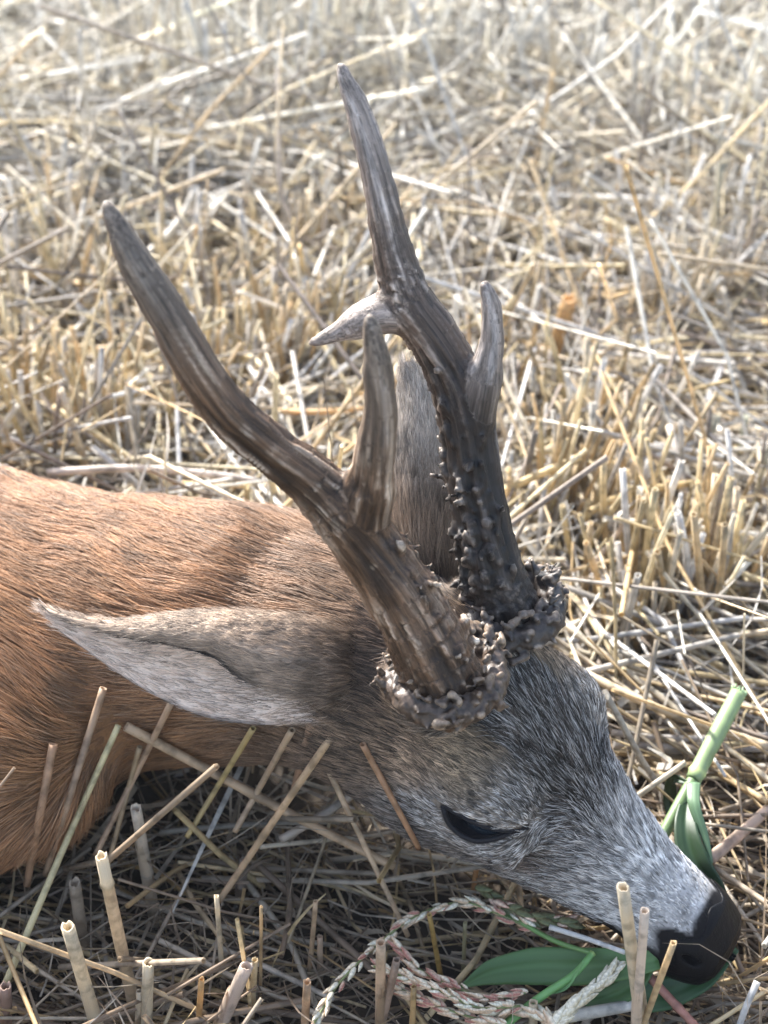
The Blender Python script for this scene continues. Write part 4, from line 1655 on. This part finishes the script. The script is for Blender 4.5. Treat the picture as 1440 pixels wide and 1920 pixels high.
def lying(pts, wpx, col, label, node=None, name='straw_stalk', cat='straw', hollow=True):
    col = np.array(col) * (np.array([1.08, .86, .70]) if pts[0][2] is None else 1.)
    """straw through (px,py,z) points"""
    P = np.array([onz(p[0], p[1], p[2]) if p[2] is not None else onfur(p[0], p[1]) for p in pts])
    if any(p[2] is None for p in pts):
        P = smooth_path(P, 12) if len(P) > 2 else P[0] + (P[1] - P[0]) * np.linspace(0, 1, 12)[:, None]
        for i_ in range(len(P)):
            qx, qy, qd = proj(P[i_])
            q_ = onfur(qx, qy, .004)
            qd2 = proj(q_)[2]
            if qd2 < qd: P[i_] = q_
        for _ in range(2): P[1:-1] = np.minimum(1, 1) * (P[:-2] + P[1:-1] * 2 + P[2:]) / 4
    path = smooth_path(P, 22)
    dep = proj(path[len(path) // 2])[2]
    r = wpx / 2 / FPX * dep
    rad = np.full(len(path), r) * np.linspace(1.05, .9, len(path))
    cc = np.tile(np.array(col), (len(path), 1)) * (1 + .07 * rng.standard_normal((len(path), 1)))
    if node:
        k = int(node * (len(path) - 1))
        rad[k] *= 1.2
        cc[k] *= .6
    V, Fq, UV = tube(path - path[0], rad, 12, caps=False)
    Cc = np.repeat(cc, 12, 0)
    if hollow:
        n0 = len(V)
        for end, sgn in ((0, 1), (len(path) - 1, -1)):
            ringv = V[end * 12:end * 12 + 12]
            c = path[end] - path[0]
            ax = unit(path[min(end + 1, len(path) - 1)] - path[max(end - 1, 0)]) * sgn
            n1 = len(V)
            V = np.vstack([V, c + (ringv - c) * .66 + ax * r * .2, c + (ringv - c) * .5 + ax * r * 4])
            UV = np.vstack([UV, UV[:12], UV[:12]])
            Cc = np.vstack([Cc, np.tile(np.array(col), (12, 1)), np.tile((.22, .13, .06), (12, 1))])
            k = np.arange(12); k2 = (k + 1) % 12
            F1 = np.stack([end * 12 + k, end * 12 + k2, n1 + k2, n1 + k], -1)
            F2 = np.stack([n1 + k, n1 + k2, n1 + 12 + k2, n1 + 12 + k], -1)
            if sgn < 0: F1, F2 = F1[:, ::-1], F2[:, ::-1]
            Fq = np.vstack([Fq, F1[:, ::-1], F2[:, ::-1]])
    o = mesh_np(name, V, Fq, M_straw, Cc, uv=UV)
    o.location = path[0]
    tag(o, label, cat)
    return o


PL = (.66, .56, .40)
GY = (.46, .40, .32)
OR = (.60, .38, .17)
YG = (.52, .48, .24)
standing((127, 1738), (200, 1985), 27, PL, 'thick pale stubble stalk with a wide orange hollow, second row from the left corner', node=.15)
standing((190, 1606), (262, 1935), 24, PL, 'pale stubble stalk with a swollen joint just below its cut top, left foreground', node=.86)
standing((140, 1655), (160, 1800), 24, (.44, .36, .27), 'frayed brown stump with a crushed top, left foreground')
standing((255, 1516), (292, 1730), 22, (.58, .49, .38), 'short stalk with a reddish lower half below the hanging ear tip fold', node=.45)
standing((278, 1806), (272, 1990), 23, PL, 'clean cream stalk at the bottom edge, left of the tilted thick one')
standing((262, 1858), (256, 1990), 14, (.6, .5, .36), 'thin cream stalk touching the left side of a thicker one at the bottom edge')
standing((406, 1680), (420, 1870), 10, PL, 'slim straight stalk alone on the dark soil, left of the bottom centre')
standing((378, 1836), (368, 1980), 12, OR, 'narrow golden stalk at the bottom edge right of the cream pair')
standing((462, 1812), (390, 1975), 27, (.58, .47, .38), 'thick stalk leaning right at the bottom edge with a split pinkish top')
standing((478, 1800), (470, 1930), 13, (.64, .50, .30), 'flat broken straw standing beside the thick leaning stalk')
standing((490, 1700), (488, 1900), 7, (.5, .36, .2), 'hair-thin stem rising behind the flat broken straw')
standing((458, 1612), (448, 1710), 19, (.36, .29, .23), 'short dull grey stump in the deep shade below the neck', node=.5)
standing((592, 1690), (578, 1850), 10, (.56, .40, .25), 'thin brown stalk left of the reddish grass panicle')
standing((600, 1756), (600, 1850), 12, (.54, .40, .28), 'short hollow stalk right behind the thin brown one')
standing((576, 1842), (568, 1985), 16, (.55, .38, .24), 'tawny stalk at the bottom edge beside the lower end of the panicle')
standing((1168, 1664), (1196, 1870), 25, PL, 'thick cream stalk with a speck and orange hollow in front of the muzzle', node=.05, db=.578)
standing((1209, 1708), (1194, 1905), 18, (.64, .53, .42), 'pinkish cream stalk just right of the thick one before the mouth', db=.578)
standing((1263, 1768), (1216, 1895), 13, (.60, .45, .26), 'short golden stalk leaning right in front of the lower lip', db=.578)
standing((714, 1768), (712, 1985), 20, (.58, .42, .28), 'tan stalk crossing the seed heads at the bottom centre')
standing((744, 1800), (700, 1985), 16, (.42, .30, .22), 'dull brown stalk leaning right among the seed heads')
standing((776, 1850), (770, 1990), 12, (.56, .38, .18), 'golden stub between the seed heads at the bottom edge')
standing((893, 1630), (884, 1700), 11, (.58, .32, .14), 'small orange stub right under the eye of the deer')
standing((805, 1715), (830, 1850), 10, (.55, .36, .12), 'thin mustard stem inside the loop of the panicle')
standing((872, 1730), (868, 1840), 8, (.40, .35, .2), 'dull olive stem inside the loop above the green leaf')
standing((1000, 1880), (998, 1990), 18, (.60, .48, .32), 'pale stub at the bottom edge, right of the green stem')
standing((10, 1850), (12, 1990), 24, (.34, .24, .19), 'broken brown stump in the bottom left corner')
standing((1228, 70), (1172, 262), 11, (.74, .68, .55), 'long white straw sticking up at the upper right')
standing((1068, 560), (1018, 745), 30, OR, 'broad flat orange stalk leaning right, in the field right of the front point')
standing((1196, 505), (1200, 625), 15, (.68, .66, .60), 'whitish thick stalk standing upright at the right behind the antlers')
standing((1345, 780), (1290, 960), 13, (.66, .62, .48), 'long pale stalk leaning right near the right edge')
standing((1400, 780), (1368, 920), 11, (.62, .62, .50), 'greenish white stalk near the right edge of the field')
# straws leaning on and lying before the neck
lying([(194, 1290, None), (85, 1640, -.02)], 14, (.42, .37, .30), 'grey straw leaning against the shoulder fur, upper left')
lying([(322, 1316, None), (178, 1605, -.02)], 12, (.44, .38, .30), 'long grey straw leaning on the neck under the ear')
lying([(262, 1400, None), (195, 1650, -.02)], 10, (.40, .36, .26), 'slanting straw crossing behind the long grey one')
lying([(100, 1395, None), (50, 1660, .0)], 16, (.44, .34, .25), 'brown stalk propped against the belly fur at the left')
lying([(8, 1850, .0), (130, 1565, None), (222, 1360, None)], 13, (.66, .58, .34), 'long yellowish straw running up from the left edge')
lying([(600, 1296, None), (552, 1480, .0)], 17, (.44, .35, .28), 'blotchy brown stalk leaning on the cheek behind the eye')
lying([(236, 1362, None), (430, 1465, .035), (590, 1550, .012), (740, 1625, .0)], 18, (.50, .45, .35), 'long thick straw lying diagonally before the neck', node=.45)
lying([(622, 1380, None), (410, 1690, -.01)], 14, (.54, .48, .36), 'pale straw slanting down to the left below the ear', node=.6)
lying([(686, 1470, .028), (610, 1525, .02), (525, 1575, .012)], 17, (.50, .42, .34), 'short cut straw resting across the diagonal one')
lying([(615, 1442, None), (765, 1755, -.01)], 11, (.56, .52, .42), 'thin pale straw slanting down to the right toward the seed heads')
lying([(680, 1395, None), (785, 1590, .0)], 12, (.44, .32, .22), 'reddish brown straw touching the jaw left of the eye')
lying([(548, 1368, None), (440, 1560, -.01)], 12, (.50, .46, .37), 'split grey straw next to the pale slanting one')
lying([(475, 1365, None), (350, 1570, -.01)], 11, (.44, .42, .24), 'olive straw just below the ear opening')
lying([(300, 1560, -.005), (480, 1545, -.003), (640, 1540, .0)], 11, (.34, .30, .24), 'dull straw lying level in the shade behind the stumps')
lying([(90, 886, .035), (250, 878, .04), (380, 888, .04), (485, 902, .035)], 15, (.62, .54, .46), 'long smooth straw lying just behind the back of the deer')
lying([(940, 922, .03), (1010, 890, .04), (1090, 856, .05)], 15, (.68, .54, .30), 'bright golden straw sticking out right of the black antler')
lying([(1095, 1262, .02), (1220, 1322, .02), (1320, 1360, .015), (1445, 1400, .015)], 17, (.56, .46, .32), 'long tan straw lying down to the right beyond the forehead', node=.55)
lying([(1146, 1374, .0), (1290, 1385, .0), (1445, 1378, .0)], 13, (.54, .50, .46), 'upper straw of the level bundle right of the head')
lying([(1150, 1396, -.004), (1300, 1402, -.004), (1445, 1404, -.004)], 15, (.50, .46, .42), 'lower straw of the level bundle right of the head', node=.4)
lying([(1330, 1612, .0), (1390, 1562, .005), (1450, 1508, .01)], 22, (.56, .42, .32), 'thick pinkish straw rising to the right edge beyond the nose')
lying([(1030, 1738, .022), (1100, 1760, .022), (1172, 1786, .022)], 10, (.60, .58, .54), 'white straw sticking out of the mouth corner')
lying([(1020, 1912, -.005), (1110, 1898, -.005), (1200, 1882, -.005)], 24, (.66, .62, .54), 'thick white straw lying level at the bottom edge')
lying([(1180, 1790, .0), (1235, 1850, .0), (1305, 1925, .0)], 17, (.48, .24, .18), 'reddish stem running down to the right below the chin', node=.8)
lying([(1240, 1890, -.01), (1290, 1820, -.005), (1330, 1740, -.01)], 17, (.50, .46, .38), 'grey straw under the chin with a bulging joint', node=.35)
lying([(1385, 1835, .005), (1360, 1930, -.01)], 13, (.66, .64, .60), 'white splinter of straw at the bottom right corner') if False else None
lying([(1420, 1840, .01), (1400, 1885, .003), (1382, 1935, -.01)], 13, (.66, .64, .60), 'white splinter of straw at the bottom right corner')
lying([(1215, 930, .04), (1150, 1010, .02), (1100, 1075, .01)], 10, (.62, .50, .38), 'thin straw slanting left above the right-hand tufts')
lying([(1255, 800, .04), (1275, 880, .03), (1290, 955, .01)], 14, (.70, .62, .52), 'bent white leaf sheath right of the antlers')
lying([(1105, 960, .035), (1180, 925, .035), (1300, 905, .03)], 14, (.60, .46, .24), 'golden straw lying level above the right-hand tufts')
lying([(520, 770, .03), (600, 772, .035), (690, 765, .035)], 11, (.66, .46, .24), 'golden straw lying level left of the near front point')
lying([(700, 180, .06), (620, 280, .04), (540, 340, .03)], 10, (.70, .66, .55), 'white straw slanting left beside the top of the far antler')
lying([(370, 350, .05), (330, 420, .03), (270, 480, .02)], 12, (.70, .66, .58), 'white straw slanting left of the near antler tip, upper left')

# ---- green sprig and grass seed heads ----------------------------------------
G1 = np.array([.12, .26, .065])
G2 = np.array([.035, .11, .045])


def blade(pts, widths, name, parent=None, col=G2, fold=.25, z_up=None):
    """leaf blade along (px,py,z) points; widths in pixels; shallow V section with a raised midrib and real thickness"""
    P = np.array([onz(p[0], p[1], p[2]) for p in pts])
    path = smooth_path(P, 30)
    wv = np.interp(np.linspace(0, 1, 30), np.linspace(0, 1, len(widths)), widths)
    tg = unit(np.gradient(path, axis=0))
    view = unit(CAM - path)
    sd_ = unit(np.cross(tg, view))
    nr = np.cross(sd_, tg)
    dep = proj(path)[2]
    hw_ = wv / 2 / FPX * dep
    K = 9
    vs = np.linspace(-1, 1, K)
    V = []
    UV = []
    Cc = []
    for i in range(30):
        for v in vs:
            bow = (abs(v) * fold - .12 * math.exp(-(v * 8) ** 2)) * hw_[i]
            rip = .02 * hw_[i] * math.sin(i * .9 + v * 2)
            V.append(path[i] + sd_[i] * hw_[i] * v + nr[i] * (bow + rip))
            UV.append((i * .003, v * .5 + .5))
            Cc.append(np.array(col) * (1 + .25 * (abs(v) < .1) + .10 * math.sin(v * 14)))
    V = np.array(V)
    n = len(V)
    I = np.arange(n).reshape(30, K)
    Fq = np.stack([I[:-1, :-1], I[1:, :-1], I[1:, 1:], I[:-1, 1:]], -1).reshape(-1, 4)
    N = vert_normals(V, Fq)
    V2 = np.vstack([V, V - N * .00035])
    bnd = np.array(list(I[0, :]) + list(I[1:, -1]) + list(I[-1, -2::-1]) + list(I[-2:0:-1, 0]))
    nb = np.roll(bnd, -1)
    FF = np.vstack([Fq, Fq[:, ::-1] + n, np.stack([bnd, nb, nb + n, bnd + n], -1)])
    return mesh_np(name, V2, FF, M_green, np.vstack([Cc, Cc]), parent=parent, uv=np.vstack([UV, UV]))


def stem(pts, wpx, name, parent, col, node=()):
    P = np.array([onz(p[0], p[1], p[2]) for p in pts])
    path = smooth_path(P, 26)
    dep = proj(path)[2]
    rad = np.interp(np.linspace(0, 1, 26), np.linspace(0, 1, len(wpx)), wpx) / 2 / FPX * dep
    cc = np.tile(col, (26, 1)) * (1 + .05 * rng.standard_normal((26, 1)))
    for nk in node:
        k = int(nk * 25)
        rad[k] *= 1.15
        cc[k] = cc[k] * .6 + np.array([.3, .32, .12])
    V, Fq, UV = tube(path, rad, 12, caps=True)
    Cc = np.vstack([np.repeat(cc, 12, 0), cc[:1], cc[-1:]])
    return mesh_np(name, V, Fq, M_green, Cc, parent=parent, uv=UV)


def root(name, p):
    e = bpy.data.objects.new(name, None)
    C.objects.link(e)
    e.empty_display_size = .01
    return e


# cut green stalk right of the muzzle
r1 = root('green_stalk', None)
tag(r1, 'fat cut green maize-like stalk with a dark leaf, right of the muzzle', 'plant')
stem([(1384, 1300, .045), (1345, 1375, .037), (1300, 1462, .027)], [31, 33, 31], 'stem', r1, (.25, .33, .16), node=(.95,))
stem([(1300, 1462, .027), (1262, 1530, .022), (1215, 1620, .012)], [25, 24, 24], 'lower_stem', r1, (.14, .21, .09))
blade([(1296, 1466, .026), (1285, 1540, .024), (1300, 1610, .018), (1345, 1680, .008), (1352, 1760, -.004)], [10, 40, 56, 38, 16], 'leaf', r1, (.016, .040, .014))
blade([(1290, 1468, .028), (1262, 1462, .024), (1256, 1500, .012), (1262, 1560, .0)], [8, 20, 26, 10], 'leaf', r1, (.016, .042, .015))
blade([(1300, 1466, .032), (1302, 1510, .030), (1322, 1570, .022), (1335, 1620, .015)], [26, 22, 14, 4], 'leaf_sheath', r1, (.10, .17, .09), fold=-.3)
tpt = onz(1384, 1300, .045)
ta = unit(tpt - onz(1345, 1375, .037))
tr_ = []
for k in range(14):
    an = 2 * math.pi * k / 14
    a_ = unit(np.cross(ta, [0, 0, 1])); b__ = np.cross(ta, a_)
    bp_ = tpt + (a_ * math.cos(an) + b__ * math.sin(an)) * .0032
    tr_.append(tube(np.array([bp_, bp_ + ta * rng.uniform(.001, .004) + rng.normal(0, .0006, 3)]), [.0006, .0002], 4))
Vs, Fs, Us = [], [], []
o_ = 0
for V, Fq, U in tr_:
    Vs.append(V); Fs.append(Fq + o_); Us.append(U); o_ += len(V)
mesh_np('torn_fibre', np.vstack(Vs), np.vstack(Fs), M_green, np.tile((.34, .48, .26), (o_, 1)), parent=r1, uv=np.vstack(Us))

# leafy sprig held in the mouth
r2 = root('leafy_sprig', None)
tag(r2, 'green leafy sprig held in the mouth of the deer, broad leaf pointing left', 'plant')
blade([(862, 1852, -.006), (920, 1824, -.003), (1000, 1812, .0), (1080, 1812, .004), (1160, 1808, .010), (1235, 1800, .012)], [4, 46, 68, 70, 60, 34], 'leaf', r2, (.085, .17, .055), fold=.18)
stem([(1112, 1786, .014), (1075, 1828, .010), (1010, 1872, .002), (930, 1935, -.01)], [12, 14, 16, 17], 'stem', r2, (.16, .34, .11), node=(.02,))
stem([(1112, 1788, .014), (1040, 1764, .010), (960, 1722, .008), (880, 1694, .006)], [9, 10, 9, 7], 'stem', r2, (.16, .28, .09))
blade([(1225, 1790, .008), (1180, 1850, .0), (1120, 1875, -.006), (1070, 1872, -.01)], [30, 46, 34, 4], 'leaf', r2, (.06, .13, .035), fold=.2)
blade([(1180, 1870, -.006), (1250, 1862, -.004), (1320, 1832, .0), (1382, 1780, .004)], [60, 60, 44, 10], 'leaf', r2, (.035, .09, .030), fold=.2)
blade([(1095, 1800, .018), (1060, 1850, .006), (1005, 1868, .0)], [3, 12, 3], 'leaf', r2, (.16, .32, .12))
# seed heads: every spikelet its own part, sharing three meshes


def seed_mesh(name, c0, c1, seed):
    V, Fq = uv_sphere(8, 7, np.zeros(3), (.0010, .0008, .0024))
    t = (V[:, 2] / .0024 + 1) / 2
    V[:, :2] *= (1.1 - .75 * t ** 2)[:, None]
    an = np.arctan2(V[:, 1], V[:, 0])
    V[:, :2] *= (1 + .10 * np.sin(an * 4))[:, None]
    cc = mix(c0, c1, np.clip(.5 + .9 * np.sin(an * 2 + seed) * .6 + .4 * (t - .5), 0, 1))
    return mesh_np(name, V, Fq, M_seed, cc, link=False)


sm = [seed_mesh('seed', (.80, .60, .44), (.34, .10, .07), 0), seed_mesh('seed', (.84, .75, .56), (.56, .38, .24), 1),
      seed_mesh('seed', (.80, .75, .60), (.54, .46, .30), 2), seed_mesh('seed', (.30, .26, .14), (.10, .12, .05), 3)]


def panicle(pts, label, n, kinds, wpx=4, stemcol=(.22, .26, .10), spread=.0016, scale=1.):
    r_ = root('seed_head', None)
    tag(r_, label, 'seed head')
    stem(pts, [wpx, wpx], 'stem', r_, stemcol)
    P = smooth_path(np.array([onz(p[0], p[1], p[2]) for p in pts]), 60)
    tg = unit(np.gradient(P, axis=0))
    for k in range(n):
        t = (k + rng.uniform(-.3, .3)) / n * 59
        i = int(np.clip(t, 0, 58))
        c = P[i] + (P[i + 1] - P[i]) * (t - i)
        ax = tg[i]
        a = unit(np.cross(ax, rng.normal(0, 1, 3)))
        dirn = unit(ax * -.9 + a * rng.uniform(.12, .45))
        o = bpy.data.objects.new('seed', sm[rng.choice(kinds)])
        q = Vector(dirn).to_track_quat('Z', 'Y')
        o.rotation_mode = 'QUATERNION'
        o.rotation_quaternion = q
        s = rng.uniform(.65, 1.3) * scale
        o.scale = (s, s, s)
        o.location = c + a * spread * rng.uniform(.6, 1.1) + dirn * .001
        C.objects.link(o)
        o.parent = r_
    return r_


panicle([(585, 1925, .0), (640, 1838, .004), (735, 1748, .008), (800, 1708, .010), (870, 1692, .011), (930, 1712, .010), (1000, 1742, .008)],
        'long arching pinkish grass seed head forming the upper loop in front of the face', 84, [0, 1, 1, 2], scale=1.15)
panicle([(742, 1772, .010), (790, 1820, .008), (850, 1850, .006), (920, 1872, .004), (985, 1862, .003)],
        'dark purple seed head curving under the green leaf', 60, [0, 0, 1], scale=1.15)
panicle([(700, 1812, .012), (770, 1836, .012), (840, 1866, .010), (900, 1890, .006), (975, 1886, .003)],
        'cream and pink seed head lying lowest in the bunch', 75, [1, 2, 1, 0], scale=1.1)
panicle([(740, 1850, .006), (800, 1876, .004), (860, 1900, .002), (950, 1925, 0.)], 'second purple-tinged seed head at the bottom edge', 55, [0, 1], scale=1.2)
panicle([(1160, 1806, .012), (1130, 1842, .010), (1095, 1870, .008), (1060, 1900, .004), (1040, 1925, 0.)],
        'bleached empty seed head right of the green stem', 55, [2], stemcol=(.5, .44, .3), scale=1.5)
panicle([(1080, 1730, .010), (1010, 1722, .010), (950, 1700, .010), (900, 1668, .010)], 'greenish seed head tucked under the lower jaw', 45, [3, 3, 0], scale=1.6)
panicle([(900, 1905, .0), (960, 1890, .0), (1010, 1900, .0), (1040, 1925, 0.)], 'pale round-seeded head at the bottom edge right of centre', 34, [2, 1], scale=1.7)
